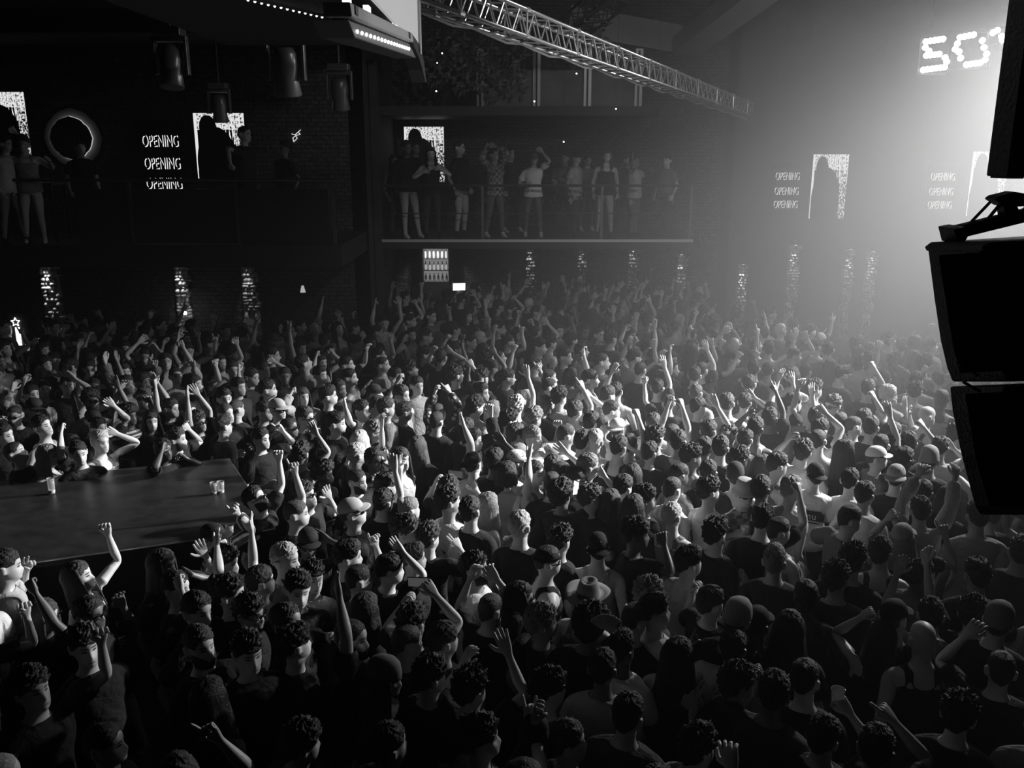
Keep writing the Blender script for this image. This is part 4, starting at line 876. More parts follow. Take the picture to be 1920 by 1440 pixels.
# ------------------------------------------------------------ the people one can make out
# head column and row in the photograph, facing (0 towards the camera, 90 to the right), hair, garment, then extras; heads are put on the floor below by their height
TRACE = """
32 775 10 bd tK g B #bald bearded man in round sunglasses
12 812 60 sd tK
82 798 70 sd kW ^15
38 846 95 bd tK ^20
90 853 80 lf kD 103,841,o #fair-haired woman shading her eyes
60 763 70 sd tK cap g
130 835 80 sd tK 114,795,f
62 738 45 sd lC 28,718,c
136 685 -70 bd tW cap
124 722 20 sd tK 130,703,o
174 722 15 sd tK
197 695 20 sd tK
168 690 20 sd tD
233 722 80 qd jG ^15 268,727,r
264 714 60 sd tK 215,662,o
318 765 60 sd tK 290,708,r
231 655 30 sd tK
275 666 10 sd tK 267,634,o 287,647,r
174 784 60 sd tK cap
182 828 60 sl kG 205,806,c
192 800 60 sd tK 203,750,c
243 778 60 ad tS 216,778,o 277,745,p #striped top with both arms up
284 785 40 ld tK
350 770 60 bd tK
376 790 70 mb tK g 351,733,o 364,728,o
334 820 92 qb tK 346,795,r B #bearded man in profile with a hand behind his head
300 850 60 sd tK 325,850,g 308,833,c
152 845 40 sd tD
513 636 60 sb tL cap 464,610,o 536,622,f #person waving a paper card
562 652 60 lb kK g 540,594,h
604 590 60 sb tL ^30 606,560,o 630,552,o
604 638 150 sd tK
601 678 60 lb kK 594,660,f 616,655,f
645 576 85 sd tK
602 700 60 qd tK
664 642 70 mb kW 680,627,o
693 642 50 ld tK
719 604 30 sd kL B 704,565,p 748,563,o #bearded man in a pale vest with both arms up
745 572 20 sd tK 737,526,o
770 600 60 sd tK 776,562,f
773 626 30 ld iG 758,632,o
718 682 70 bd jL B 738,700,f
533 704 20 sd tK cap
494 692 60 sd tD cap g 506,672,r
436 692 30 sd tK cap
466 705 70 sd tK cap 448,685,r
421 747 25 qd tK
446 724 70 qd tK
505 728 100 sd tK
426 774 60 bb tK
444 766 150 bb tD
492 768 85 sd tK
520 766 60 bd tK cap g
567 741 40 lb jL 550,728,p
618 740 110 qd tK
636 726 60 sd tK
658 706 90 sd kW cap 677,718,o
680 768 80 sd tD 645,752,c
727 762 100 sb tG
703 757 100 bb tG
751 770 130 qd tK
780 720 40 sd tL g
753 738 70 sb tW
627 792 80 qd tK #dark swept hair in lit profile
418 798 130 sd tD
488 822 60 sd tK 521,797,p
543 802 80 bd tD g #cropped head in glasses and grey top
560 850 150 md kG 586,800,o
568 780 80 sb tK g
492 934 80 sd tK g ^25 522,845,f B #bearded man in glasses looking up
553 962 100 bb tK 549,868,p
577 928 80 mb tK g ^15 604,918,o
572 1012 10 sd tK cap g 600,1002,o #man in a cap and sunglasses facing the camera
532 1045 90 sl tG
664 852 140 sl tK 651,850,g
674 824 150 ll tK
668 896 60 bd tK B 700,889,r
702 862 60 sd tK g
712 940 150 sd tK 735,838,o
768 952 140 nf tK 755,815,v #fair bun and peace sign
728 908 100 sb tG
750 858 60 lb kL
782 838 160 lb tK
757 990 100 mb tK
774 1042 100 qd tK
720 1065 120 sd tK 742,1020,o 700,1005,p
643 1037 100 qd tK
548 1100 30 cd tK #curly-haired man facing the camera
580 1083 20 md tW
657 1198 85 bd tK B 632,1092,o #bearded man with one long open-handed arm up
679 1137 130 ld tK
672 1085 110 bd tD
775 1168 150 mb tK 765,1114,g 800,1094,g phone #person filming with both hands
757 1205 130 bb tD
828 1195 130 sb tK
909 1142 150 bb tK 888,1066,r 918,1068,r #cropped man with hands joined overhead
803 1003 140 mb tK 848,1013,v
880 1290 140 cd tK 943,1197,o 878,1222,c
800 1270 130 cb tK #curly head with a pale collar
705 1270 80 ld tK beanie
545 1392 140 mb tD
556 1207 120 cd tK
546 1164 80 sb tK ^15 588,1187,f
730 1392 140 sd tK
157 1078 88 lb kK 196,982,f ^10 #long-haired woman punching the air in profile
2 1062 120 sd tL 34,1055,v
172 1142 85 sd tK g 52,1086,f 213,1117,c
75 1150 70 lb jK g
168 1206 50 mb tK #face half lit below the bar
302 1058 70 ld tK 318,1070,c
335 1100 80 sd tK 376,1024,o
418 1047 80 md tK 405,1003,h
440 1107 85 cd tK 332,1083,f
366 1142 60 sd tK
462 1144 80 md tK g
384 1207 60 sb jK B
468 1220 40 mb tK
392 1307 150 ld tK
205 1390 90 bd tK
12 1442 120 bg tL
490 1088 130 sd tL 470,968,o #pale top with one arm straight up
978 987 150 sl tK #fair short hair in black seen from behind
1045 1008 130 cd tK
1022 1047 100 bd kK g headband
1122 1022 165 sd kL backcap #bare-shouldered man in a backward cap
1185 1002 95 md tK 1240,1000,g
978 1117 85 ld tK g
1095 1120 150 sb kG cowboy #straw cowboy hat
1022 1162 100 mf tK
1098 1172 150 ad tK fan
1213 1115 120 mf tG
1180 1160 130 bb tK
1234 1142 110 qd tW
1290 1047 120 qd kL
1343 997 120 cd tK
1330 1124 120 sb tK 1303,1092,g 1322,1150,g cup
1372 1157 150 sd tK beanie
1420 1167 140 bd tD cap
1172 1214 130 qd tW
1132 1257 155 sd tL #broad pale t-shirt seen from behind
1262 1227 140 ld kK
1375 1212 150 sd tL 1299,1192,p
1022 1287 120 cd tK 983,1272,f
1072 1392 120 sb tK
1168 1337 155 sd tD #neat short hair and grey t-shirt from behind
1312 1397 130 cd tC
1380 1287 120 mb tK 1290,1297,c
1440 1300 150 sd tD 1420,1250,f
1592 1047 150 mb tK
1574 1087 150 cb tK #round curly head in black
1512 1114 170 bd kD
1660 1032 150 sb kK
1718 1074 120 qd tG
1750 1150 150 sd kG 1689,1055,o
1832 1150 150 md tK 1735,1035,c
1838 968 170 sd tL
1905 1032 150 sd tK
1838 1080 160 sd tK
1650 1195 165 ld kK 1634,1143,f 1656,1143,f #dark long hair with fists joined overhead
1737 1200 170 0b kK #shiny bald head in a dark vest
1688 1158 120 bb tK cap
1864 1162 150 sd tK beanie
1872 1252 160 bd tK 1830,1172,r
1515 1277 150 nd tK
1540 1372 140 sd tK 1577,1312,g cup
1790 1337 150 cd tK
1640 1402 150 sd tK 1655,1324,p
1480 1172 150 ld tK
864 560 150 sd tK 858,546,g 888,548,o bigphone
913 597 80 sd tG ^10 908,565,r
938 616 70 sd tD 974,583,f
955 580 60 sb tK 962,555,f
1004 585 80 sd tL
972 625 40 lb tK 994,598,f
1008 622 150 bb tK 1022,600,o
1010 650 85 cd tK
877 640 60 sd tK cap g
873 592 50 ld tK
808 592 60 sb tG 842,575,p
1048 618 30 sd tG
1093 621 20 sd tK
1123 628 20 bb tD
1181 627 30 lb kK 1175,612,r
975 748 150 sd kG 983,664,o
946 705 100 sb jK g
904 706 140 cb tK
858 702 130 cf tK 879,676,f
826 670 150 sd tK 812,653,r 838,653,r
915 690 120 sd tK 922,653,h
1032 725 100 bd kG 1008,682,p
1024 706 100 bb tW
1058 668 80 sd tS
1092 657 90 sd tW cap
1105 708 100 sd kG 1093,655,r
1160 732 150 sd kL 1152,688,o
1075 768 150 sb kW 1088,714,p
1098 762 160 bb tG 1098,733,g phone
1048 742 140 md jL
985 746 90 0b tK g #bald head in glasses near the middle
1018 758 130 ob tK g
968 761 150 ml tK #bleached blond crop
993 782 140 mf tK
954 786 110 cd tK
903 733 60 qd tD
925 767 120 lf tG
824 772 150 bb lP 820,722,f 836,722,p #patterned long sleeves with hands joined high
817 786 150 bd tK
890 759 120 md tL
1140 738 120 sb kL
1148 769 90 sb tK
1102 791 150 sd tG
1131 794 120 bb tW
1158 804 150 bb tW backcap #white backward cap
1060 812 120 bb tW
1178 828 150 bb kL 1191,745,f
884 822 85 qd kG 864,783,o #man in a grey vest in profile
892 868 160 sd tW backcap #dark backward cap over a white t-shirt
946 882 150 od tL 936,908,r 962,872,r
925 862 150 sd tK 934,817,c
973 812 130 sb tK
1003 818 60 sf tW 1046,788,f #brightly lit fair face in white
972 849 120 bf tG
963 863 100 sb tW cap
1000 886 60 sb kG 992,842,h
1033 860 120 bd tG cap
1045 872 150 sb kL 1050,838,o
1085 828 150 sd tK
1115 826 150 sl tW
1155 836 150 sd kK 1167,830,c
1098 871 100 sf kG 1120,880,r
1053 885 130 bb tG
1033 905 165 bd tK #cropped man in a black printed t-shirt from behind
1080 895 95 nb kG g
1058 927 150 ad jK 1083,927,g litphone #dark afro holding up a lit phone
1104 933 130 cb tK
1163 910 130 sd tK
1180 888 160 ld tL
1188 946 140 ld tK
1142 940 150 ld tK
885 953 150 sd tK #black t-shirt with a square print on the back
846 938 120 mb tW
916 946 110 lf kL
842 915 150 md tK 822,892,g 884,905,g phone
1222 793 150 sb tL
1231 818 140 cb tG
1214 847 150 sd tK
1276 827 160 sd tW
1297 856 120 cd kL #curly dark hair and pale vest
1322 842 150 sd tG
1350 836 150 sd tD
1368 818 150 cb tD
1395 822 150 sd tG
1383 858 130 md tK
1422 869 120 lb tK
1452 869 100 sb kG
1332 885 150 sd tD
1385 891 150 bb kL beanie
1400 921 10 sb tC bucket g 1382,988,g cup #pale bucket hat
1270 890 110 bd tG
1257 916 130 bb kL
1333 920 120 cb kW #fair curls and a white vest
1435 913 150 sd kD 1458,905,f
1480 916 120 sf kL
1425 972 150 sd tK 1496,905,f
1538 824 160 bd nD #bare-shouldered cropped man from behind
1522 889 165 sd tW backcap #dark backward cap and white printed t-shirt
1500 846 150 cb tW 1491,812,g phone
1210 933 110 md tK
1264 966 140 sl kG
1458 990 120 bb kL
1215 650 100 sd tK 1227,603,o
1232 728 150 sd tK 1241,662,o
1260 690 60 sd tD 1256,650,r
1259 672 30 sd tK
1315 692 150 bd tD 1322,645,o
1300 703 150 sb tD cap
1306 736 150 nb tL
1262 812 150 bb kW 1261,734,f 1275,739,f #two pale arms raised side by side
1310 763 110 sd tK
1335 806 150 sd tG 1338,748,o
1367 756 150 sb tL
1392 753 150 sd kL 1404,735,r
1415 800 150 sd kW 1410,766,p
1442 782 150 sd tK 1450,712,h
1468 757 150 sd tK 1467,688,o 1482,686,o
1484 665 100 bb tD cap
1480 753 110 sd tL
1525 780 150 sd tK 1499,714,r
1580 790 160 bd tK 1514,701,o
1566 760 -60 cb tK g
1535 805 130 sd kL 1537,762,g
1584 843 100 ld kK
1552 655 170 sd tD cap
1408 720 150 sd tD
1415 690 150 sd tK
1375 672 80 sd lG 1420,660,p
1665 738 80 sl tL B 1693,750,o #blond bearded man clapping
1625 727 150 sd tK 1635,678,f
1618 785 150 sd tK 1634,734,f
1735 779 100 0f kD 1704,766,c #bald head wearing a chain beside the speaker
1603 798 110 bb tK
1632 801 150 sd tK
1652 835 150 bd tK 1662,748,o
1678 811 100 sb tG
1676 836 120 cb tD
1701 829 150 sd tK 1724,787,f
1648 858 95 bb tG cap 1622,864,g litphone #white cap beside a lit phone
1692 858 130 sd tD
1742 860 150 bb tK beanie 1729,870,f
1762 838 160 sd tW 1776,828,r
1596 901 140 sd tW
1619 928 130 sb tW
1682 893 160 sd tK backcap
1731 919 150 nd tK
1728 953 160 sb lL 1731,872,r 1793,877,r #pale long sleeves with both arms up
1766 936 150 lb tD beanie
1583 969 110 bb tG 1560,985,g phone
"""
# on the balconies: column, row, facing, hair, garment, distance y, floor height, trousers
BALC = """
740 300 40 ld kD Y18.9
763 274 35 sd jK Y18.7 tr=light
778 262 20 sd tK Y20.2
808 287 10 ld kK Y18.7 818,312,r 800,318,r tr=dark #long-haired person in a dark dress at the rail
863 264 60 bd tK Y19.0 #tall man in black at the rail
928 289 30 sb lC Y18.8 913,268,f 921,270,r tr=denim #checked shirt with hands joined overhead
958 287 40 sd tD Y20.0 tr=dark
1000 297 0 sd tW cap Y18.9 1012,278,r tr=denim #white top and one arm over the cap
1079 294 60 sb tL beanie Y19.0 tr=dark #pale beanie
1058 296 -30 sd tG Y19.9 tr=dark
1100 300 20 sb tG Y20.3 tr=denim
1136 291 0 lb kK Y18.9 tr=light
1175 300 20 sb tD Y19.8 tr=dark
1192 302 60 sd tL Y18.9 1186,290,o 1222,318,f tr=denim
1250 300 -50 md tG Y19.2 tr=dark
45 268 20 cb kG Y14.9 92,296,r tr=light #curly-haired person in pale trousers
4 268 70 sb tL Y14.8 22,240,r tr=grey
455 250 80 bd tK Y15.2 432,315,f tr=black #man in black against the bright screen
155 322 40 sd tK Y15.6 tr=dark
530 296 -40 sd tK Y15.4 tr=black
"""
# ------------------------------------------------------------ people
HN = {'b': 'buzz', 's': 'short', 'q': 'quiff', 'c': 'curly', 'a': 'afro', 'm': 'messy', 'l': 'long', 'o': 'bob', 'n': 'bun', 'y': 'ponytail', '0': 'bald'}
CN = {'d': 'dark', 'b': 'brown', 'f': 'fair', 'l': 'blond', 'g': 'grey'}
GN = {'t': 'tee', 'p': 'polo', 'l': 'long', 'j': 'jacket', 'k': 'tank', 'c': 'crop', 'i': 'bikini', 'n': None}
GC = {'K': 'black', 'D': 'dark', 'G': 'grey', 'L': 'light', 'W': 'white', 'S': 'striped', 'C': 'checked', 'P': 'patterned'}
HC_ = {'o': 'open', 'f': 'fist', 'p': 'point', 'v': 'peace', 'h': 'horns', 'c': 'claw', 'r': 'relax', 'g': 'grip'}
def parse(line, balc=False):
    label = None
    if '#' in line: line, label = line.split('#'); label = label.strip()
    tk = line.split(); d = dict(px=float(tk[0]), py=float(tk[1]), face=float(tk[2]), hair=HN[tk[3][0]], hc=CN[tk[3][1]], g=GN[tk[4][0]], gc=GC[tk[4][1]], hands=[], lm=label, up=0, hat=None, gl=False, beard=False, held=None, Y=None, tr=None, traced=True)
    for t in tk[5:]:
        if ',' in t: a, b, c = t.split(','); d['hands'].append((float(a), float(b), HC_[c]))
        elif t in HATS: d['hat'] = t
        elif t == 'g': d['gl'] = True
        elif t == 'B': d['beard'] = True
        elif t[0] == '^': d['up'] = float(t[1:])
        elif t[0] == 'Y': d['Y'] = float(t[1:])
        elif t.startswith('tr='): d['tr'] = t[3:]
        elif t in ('phone', 'litphone', 'bigphone', 'cup', 'fan'): d['held'] = t
    return d
PEOPLE = [parse(l) for l in TRACE.strip().split('\n')]
BAL = [parse(l, True) for l in BALC.strip().split('\n')]
r_ = random.Random(11)
for d in PEOPLE:
    d['sc'] = 1.0+r_.uniform(-.035, .035)
    if d['hair'] in ('long', 'bun', 'ponytail', 'bob'): d['sc'] -= .03
    p = at_z(d['px'], d['py'], 1.635*d['sc']); d['pos'] = np.array([p[0], p[1], 0])
    for _ in range(30):   # nobody stands inside the bar counter
        if not in_bar(d['pos'][0], d['pos'][1], -.17): break
        d['pos'][0 if d['pos'][0] > -3.0 else 1] += .02 if d['pos'][1] > 8.0 or d['pos'][0] > -3.0 else -.02
for d in BAL:
    fl = BALC_FLOOR(d['Y'])
    p = at_y(d['px'], d['py'], d['Y']); d['sc'] = min(1.1, max(.93, (p[2]-fl)/1.635)); d['pos'] = np.array([p[0], d['Y'], fl])
# head centre sits a little forward of the feet; keep the head over the traced spot
occ = [d['pos'][:2] for d in PEOPLE]
def crowd_ok(x, y):
    if y < 3.1 or y > back_limit(x): return False
    u = x/max(y, .1)
    if abs(x) > .60*y+.7: return False
    if in_bar(x, y, .3): return False
    if x < -2.9 and in_bar(x, y+.85, .3): return False
    return True
fill = []
cand = []
for i in range(26000):
    y = 3.1+19*r_.random()**.8; x = r_.uniform(-12, 12.5)
    if crowd_ok(x, y): cand.append((x, y))
for x, y in cand:
    px, py, Z = proj((x, y, 1.63))
    if px < -70 or px > 1990 or py > 1500: continue
    dm = .47 if y < 9 else .5
    if any((x-a)**2+(y-b)**2 < dm*dm for a, b in occ): continue
    # heads of the traced people stay clear in the picture plane too
    if any(abs(px-d['px']) < 240/Z*1.0 and -60/Z < (py-d['py']) < 330/Z for d in PEOPLE if abs(d['pos'][1]-y) < 2.4 and y < d['pos'][1]): continue
    occ.append(np.array((x, y)))
    base = np.interp(px, [0, 600, 1000, 1920], [62, 80, 130, 155])
    hair = r_.choice('sssssqqbbccmmmlllnoa0'); hc = r_.choice('dddddbbbf') if hair != '0' else 'b'
    g = r_.choice('tttttttklj') if hair not in 'lno' else r_.choice('ttkkki')
    d = dict(px=px, py=py, face=base+r_.gauss(0, 22), hair=HN[hair], hc=CN[hc], g=GN[g], gc=GC[r_.choice('KKKKKKDDGGLWWSP')], hands=[], lm=None, up=r_.uniform(-3, 12), hat=r_.choice([None]*9+['cap', 'backcap']),
             gl=r_.random() < .1, beard=hair not in 'lno' and r_.random() < .25, held=None, Y=None, tr=None, sc=r_.uniform(.93, 1.05), pos=np.array([x, y, 0.]), traced=False)
    d['rand'] = r_.choices(['down', 'one', 'two', 'fold'], [.36, .37, .14, .13])[0]
    fill.append(d)
ALL = PEOPLE+fill
ALL.sort(key=lambda d: d['pos'][1]-(50 if d['held'] or d['lm'] else 0))
NMAX = 300
FARP = ALL[NMAX:]; NEARP = ALL[:NMAX]
ALL[:NMAX] = sorted(ALL[:NMAX], key=lambda d: d['pos'][1]); NEARP = ALL[:NMAX]
print('traced', len(PEOPLE), 'filled', len(fill), 'far', len(FARP), 'individual ends at', NEARP[-1]['pos'][1])
SKW = [1, 1, 1, 0, 2, 2, 0, 1, 3, 4]
def make_arms(d, rr):
    """arm targets: palm centre positions in the world"""
    sc, pos, f = d['sc'], d['pos'], d['face']
    R = rot((0, 0, 1), f); fw = R@np.array((0, -1, 0)); ou = R@np.array((1, 0, 0)); upv = np.array((0, 0, 1.))
    lean = (rr.uniform(-3, 6), rr.uniform(-4, 4))
    sh = {s: pos+ou*q*.175*sc+upv*1.37*sc for s, q in (('L', 1), ('R', -1))}
    arms = {}
    free = ['L', 'R']
    hs = list(d['hands'])
    if len(hs) == 2:
        # the pair that crosses least
        a, b = hs; pl, pr = proj(sh['L'])[0], proj(sh['R'])[0]
        if abs(a[0]-pl)+abs(b[0]-pr) <= abs(b[0]-pl)+abs(a[0]-pr): order = [('L', a), ('R', b)]
        else: order = [('L', b), ('R', a)]
    elif len(hs) == 1:
        a = hs[0]; best = min('LR', key=lambda s: abs(proj(sh[s])[0]-a[0])+.2*abs(proj(sh[s])[1]-a[1])); order = [(best, a)]
    else: order = []
    for s, (hx, hy, c) in order:
        q = 1 if s == 'L' else -1
        r = ray(hx, hy); o = np.array([0, 0, CAMZ]); pref = sh[s]+fw*.12*sc
        k = np.dot(pref-o, r)/np.dot(r, r); t = o+k*r
        D = np.linalg.norm(t-sh[s])
        if D < .3*sc: t = t+fw*.22*sc*0+nrm(o-t)*0+fw*(.30*sc-D)*.8
        arms[s] = dict(t=t, c=c, palm=(fw*.8-ou*q*.5 if c in ('open', 'claw', 'relax') else fw*.2-ou*q), up=t[2] > sh[s][2]+.15)
        if c == 'grip': arms[s]['palm'] = -ou*q+fw*.3
    mode = d.get('rand', rr.choices(['down', 'fold', 'hang'], [.5, .3, .2])[0])
    rem = [s for s in 'LR' if s not in arms]
    ups = {'one': [rr.choice('LR')], 'two': ['L', 'R']}.get(mode, [])
    for s in rem:
        q = 1 if s == 'L' else -1
        if s in ups:
            a = rr.uniform(-.1, .35); t = sh[s]+upv*rr.uniform(.38, .60)*sc+fw*rr.uniform(.05, .4)*sc+ou*q*a*sc*.6; c = rr.choice(['open', 'fist', 'point', 'claw', 'relax', 'open', 'point', 'horns'])
            arms[s] = dict(t=t, c=c, palm=fw*.7-ou*q*.5, up=True)
        elif mode == 'fold': arms[s] = dict(t=pos+ou*q*.10*sc+fw*.27*sc+upv*rr.uniform(1.08, 1.25)*sc, c='relax', palm=-upv*.3-ou*q, pole=-upv+ou*q*.4)
        else: arms[s] = dict(t=sh[s]+ou*q*.07-upv*.555*sc+fw*rr.uniform(.0, .14), c='relax', palm=-ou*q, pole=-fw+ou*q*.3)
    return arms, lean
def mat_of(M):
    return Matrix([list(M[0][0])+[M[1][0]], list(M[0][1])+[M[1][1]], list(M[0][2])+[M[1][2]], [0, 0, 0, 1]])
def child(name, me, par, mats, mw=None):
    o = bpy.data.objects.new(name, me); COL.objects.link(o)
    if len(me.materials) == 0:
        for m in mats: me.materials.append(None)
    for i, m in enumerate(mats):
        if i < len(o.material_slots): o.material_slots[i].link = 'OBJECT'; o.material_slots[i].material = m
    o.parent = par
    if mw is not None: o.matrix_basis = par.matrix_basis.inverted()@mw if par is not None else mw
    return o
for me in list(HATS.values())+[m for l in HAIRS.values() for m in l]+[GLASSES, BEARD]: me.materials.append(None)
CAPPED = {}
def capped_hair(kind, i):
    k = (kind, i)
    if k not in CAPPED:
        me = HAIRS[kind][i].copy()
        for v in me.vertices:
            z = v.co.z
            if z > 1.655:
                x, y = v.co.x, v.co.y; r0 = math.hypot(x/.9, (y-.003)/1.15); lim = np.interp(z, [1.655, 1.72, 1.745, 1.76], [.095, .088, .07, .03])
                if r0 > lim: v.co.x = x*lim/r0; v.co.y = .003+(y-.003)*lim/r0
                if v.co.z > 1.758: v.co.z = 1.758
        me.update(); CAPPED[k] = me
    return CAPPED[k]
HELD = []
_rows = [(-.09+.03*i, -.025*j, -.09+.03*i+.02, -.025*j+.009) for j in range(4) for i in range(6) if (i*3+j*5) % 7]
PRINTS = {(1033, 905): [('text', ('I  UE', .05, 0, 1.27, 'grey')), ('bars', (_rows, 0, 0, 1.23, 'dark'))],
          (885, 953): [('bars', ([(-.07, -.09, .07, -.082), (-.07, .09, .07, .098), (-.078, -.09, -.07, .098), (.07, -.09, .078, .098), (-.04, .03, .04, .038), (-.04, -.03, .04, -.022)], 0, 0, 1.22, 'grey'))],
          (1522, 889): [('bars', ([(-.11, .045, .11, .06), (-.13, .03, .13, .045), (-.14, -.045, .14, .03), (-.10, -.075, .10, -.065)], 0, 0, 1.24, 'black')), ('text', ('mu', .10, 0, 1.21, 'white'))]}
LABELS = {}
def garment_word(d):
    k = {'tee': 't-shirt', 'polo': 'polo shirt', 'long': 'long-sleeved shirt', 'jacket': 'jacket', 'tank': 'sleeveless top', 'crop': 'crop top', 'bikini': 'halter top', None: ''}[d['g']]
    c = {'black': 'black', 'dark': 'charcoal', 'grey': 'grey', 'light': 'pale grey', 'white': 'white', 'striped': 'striped', 'checked': 'checked', 'patterned': 'dark patterned'}[d['gc']]
    return (c+' '+k) if k else 'bare shoulders'
def hair_word(d):
    if d['hat']: return {'cap': 'peaked cap', 'backcap': 'backward cap', 'beanie': 'beanie', 'bucket': 'bucket hat', 'cowboy': 'cowboy hat', 'headband': 'headband'}[d['hat']]
    if d['hair'] == 'bald': return 'bald head'
    k = {'buzz': 'cropped', 'short': 'short', 'quiff': 'swept-up', 'curly': 'curly', 'afro': 'afro', 'messy': 'tousled', 'long': 'long', 'bob': 'bobbed', 'bun': 'tied-up', 'ponytail': 'tied-back'}[d['hair']]
    return k+' '+d['hc']+' hair'
def arm_word(d, arms):
    up = [a for a in arms.values() if a.get('up')]
    if d['held'] in ('phone', 'litphone', 'bigphone'): return 'holding up phone'
    if d['held'] == 'cup': return 'holding cup'
    if not up: return 'arms low'
    if len(up) == 2: return 'both arms up'
    return {'open': 'open hand up', 'fist': 'fist up', 'point': 'finger pointing up', 'peace': 'peace sign up', 'horns': 'horns sign up', 'claw': 'bent hand up', 'relax': 'loose hand up', 'grip': 'one arm up'}[up[0]['c']]
def build_person(d, idx, lod, far=None):
    rr = random.Random(idx*7+3)
    arms, lean = make_arms(d, rr)
    hy = rr.uniform(-14, 14); legs = {'L': (rr.uniform(-4, 10), rr.uniform(0, 10), rr.uniform(1, 5)), 'R': (rr.uniform(-4, 10), rr.uniform(0, 10), rr.uniform(1, 5))}
    bd = d['sc']; G = solve_pose(d['pos'], d['face'], bd, arms, lean, (hy, -d['up']-3), legs)
    L = LOD[lod]; co = deform(L['co'], L['W'], G)
    # stand on the floor exactly
    dz = d['pos'][2]-co[:, 2].min()
    slim = d['hair'] in ('long', 'bun', 'bob', 'ponytail')
    sk = SKIN[SKW[rr.randrange(10)] if d['gc'] else 1]
    if d['hc'] in ('fair', 'blond', 'brown', 'grey') and sk in SKIN[3:]: sk = SKIN[1]
    if d['hair'] == 'afro': sk = SKIN[rr.choice([3, 4])]
    d['arms'] = arms
    base = Vector(d['pos']); bm = Matrix.Translation(base)@Matrix.Rotation(math.radians(d['face']), 4, 'Z'); inv = np.array(bm.inverted())
    def loc(p, dz=dz): p = p+np.array((0, 0, dz)); return p@inv[:3, :3].T+inv[:3, 3]
    hm = Matrix.Translation((0, 0, dz))@mat_of(G['head'])
    gm = get_garm(min(lod, 1), d['g']) if d['g'] else None
    gco = deform(gm['p'], gm['W'], G) if gm else None
    tr = d['tr'] or rr.choice(['denim', 'black', 'dark', 'light', 'black'])
    if far is not None:
        far.append((co+np.array((0, 0, dz)), L['faces'], np.array(L['mi'])*1+np.where(np.array(L['mi']) == 0, 0, 1)*0, 0 if SKIN.index(sk) < 3 else 5, L['co']))
        if gm is not None: far.append((gco+np.array((0, 0, dz)), gm['faces'], None, {'black': 1, 'dark': 1, 'grey': 3, 'light': 4, 'white': 4}.get(d['gc'], 3), gm['rest']))
        if d['hair'] != 'bald':
            hme = HAIRS[d['hair']][0]; n = len(hme.vertices); hc = np.empty(n*3); hme.vertices.foreach_get('co', hc); M = np.array(hm); hc = hc.reshape(-1, 3)@M[:3, :3].T+M[:3, 3]
            far.append((hc, [np.array(p.vertices) for p in hme.polygons], None, 2, hc))
        return None
    me = mk_mesh('person', loc(co), L['faces'], L['mi'], L['co'])
    o = bpy.data.objects.new('person', me); COL.objects.link(o); o.matrix_basis = bm
    for m in (sk, CLOTH[tr if tr in CLOTH else 'denim'], CLOTH['shoe'] if rr.random() < .4 else CLOTH['black']): me.materials.append(m)
    o['category'] = 'person'
    if gm is not None:
        gname = {'tee': 't_shirt', 'polo': 'polo_shirt', 'long': 'shirt', 'jacket': 'jacket', 'tank': 'vest_top', 'crop': 'crop_top', 'bikini': 'halter_top'}[d['g']]
        g = mk_mesh(gname, loc(gco), gm['faces'], None, gm['rest']); g.materials.append(CLOTH[d['gc']])
        go = bpy.data.objects.new(gname, g); COL.objects.link(go); go.parent = o
        if lod == 2 or d['pos'][1] < 9:
            sm = go.modifiers.new('s', 'SUBSURF'); sm.levels = 0; sm.render_levels = 1
    if d['hair'] != 'bald':
        L_ = HAIRS[d['hair']]; i = rr.randrange(len(L_)); hme = capped_hair(d['hair'], i) if d['hat'] and d['hat'] != 'headband' else L_[i]
        ho = child('hair', hme, o, [HAIRM[d['hc']]], hm)
    if d['hat']:
        hc = {'white': 'black', 'black': 'light'}.get(d['gc'], 'light')
        hc = {(1158, 804): 'white', (892, 868): 'black', (1522, 889): 'black', (1122, 1022): 'black', (1095, 1120): 'light', (1400, 921): 'light', (1648, 858): 'white', (963, 863): 'white', (533, 704): 'black'}.get((int(d['px']), int(d['py'])), rr.choice(['black', 'dark', 'light', 'grey']))
        child({'backcap': 'cap', 'bucket': 'bucket_hat', 'cowboy': 'cowboy_hat'}.get(d['hat'], d['hat']), HATS[d['hat']], o, [CLOTH[hc]], hm)
    if d['gl']: child('sunglasses', GLASSES, o, [M_GL], hm)
    if d['beard'] and lod >= 1: child('beard', BEARD, o, [HAIRM[d['hc']]], hm)
    if d['held']:
        ks = [s for s in arms if arms[s]['c'] == 'grip'] or list(arms)
        P = np.mean([G['hand'+s][0]@(np.array(JOINT['hand'+s])+np.array((.095*(1 if s == 'L' else -1), -.0, -.035)))+G['hand'+s][1] for s in ks], 0)+np.array((0, 0, dz))
        HELD.append((d, P, G['head'][0]@np.array((0, 0, 1.62))+G['head'][1]))
    key = (int(d['px']), int(d['py']))
    if key in PRINTS:
        cm = Matrix.Translation((0, 0, dz))@mat_of(G['chest'])
        for kind, a_ in PRINTS[key]:
            if kind == 'text': t_ = txt(a_[0], a_[1], CLOTH[a_[4]], 'shirt_lettering'); pm = t_.data
            else:
                q = MB()
                for x0, z0, x1, z1 in a_[0]: q.b2((x0, -.001, z0), (x1, .001, z1))
                t_ = q.build('shirt_print', CLOTH[a_[4]]); pm = t_.data; pm.transform(Matrix.Rotation(math.pi, 4, 'Z'))
            if kind == 'text': pm.transform(Matrix.Rotation(math.pi/2, 4, 'X')); pm.transform(Matrix.Rotation(math.pi, 4, 'Z')); t_.rotation_euler = (0, 0, 0)
            pm.transform(Matrix.Translation((a_[2], .150 if kind == 'text' else .148, a_[3]))); t_.parent = o; t_.matrix_basis = bm.inverted()@cm
    d['ob'] = o; d['aw'] = arm_word(d, arms)
    return o
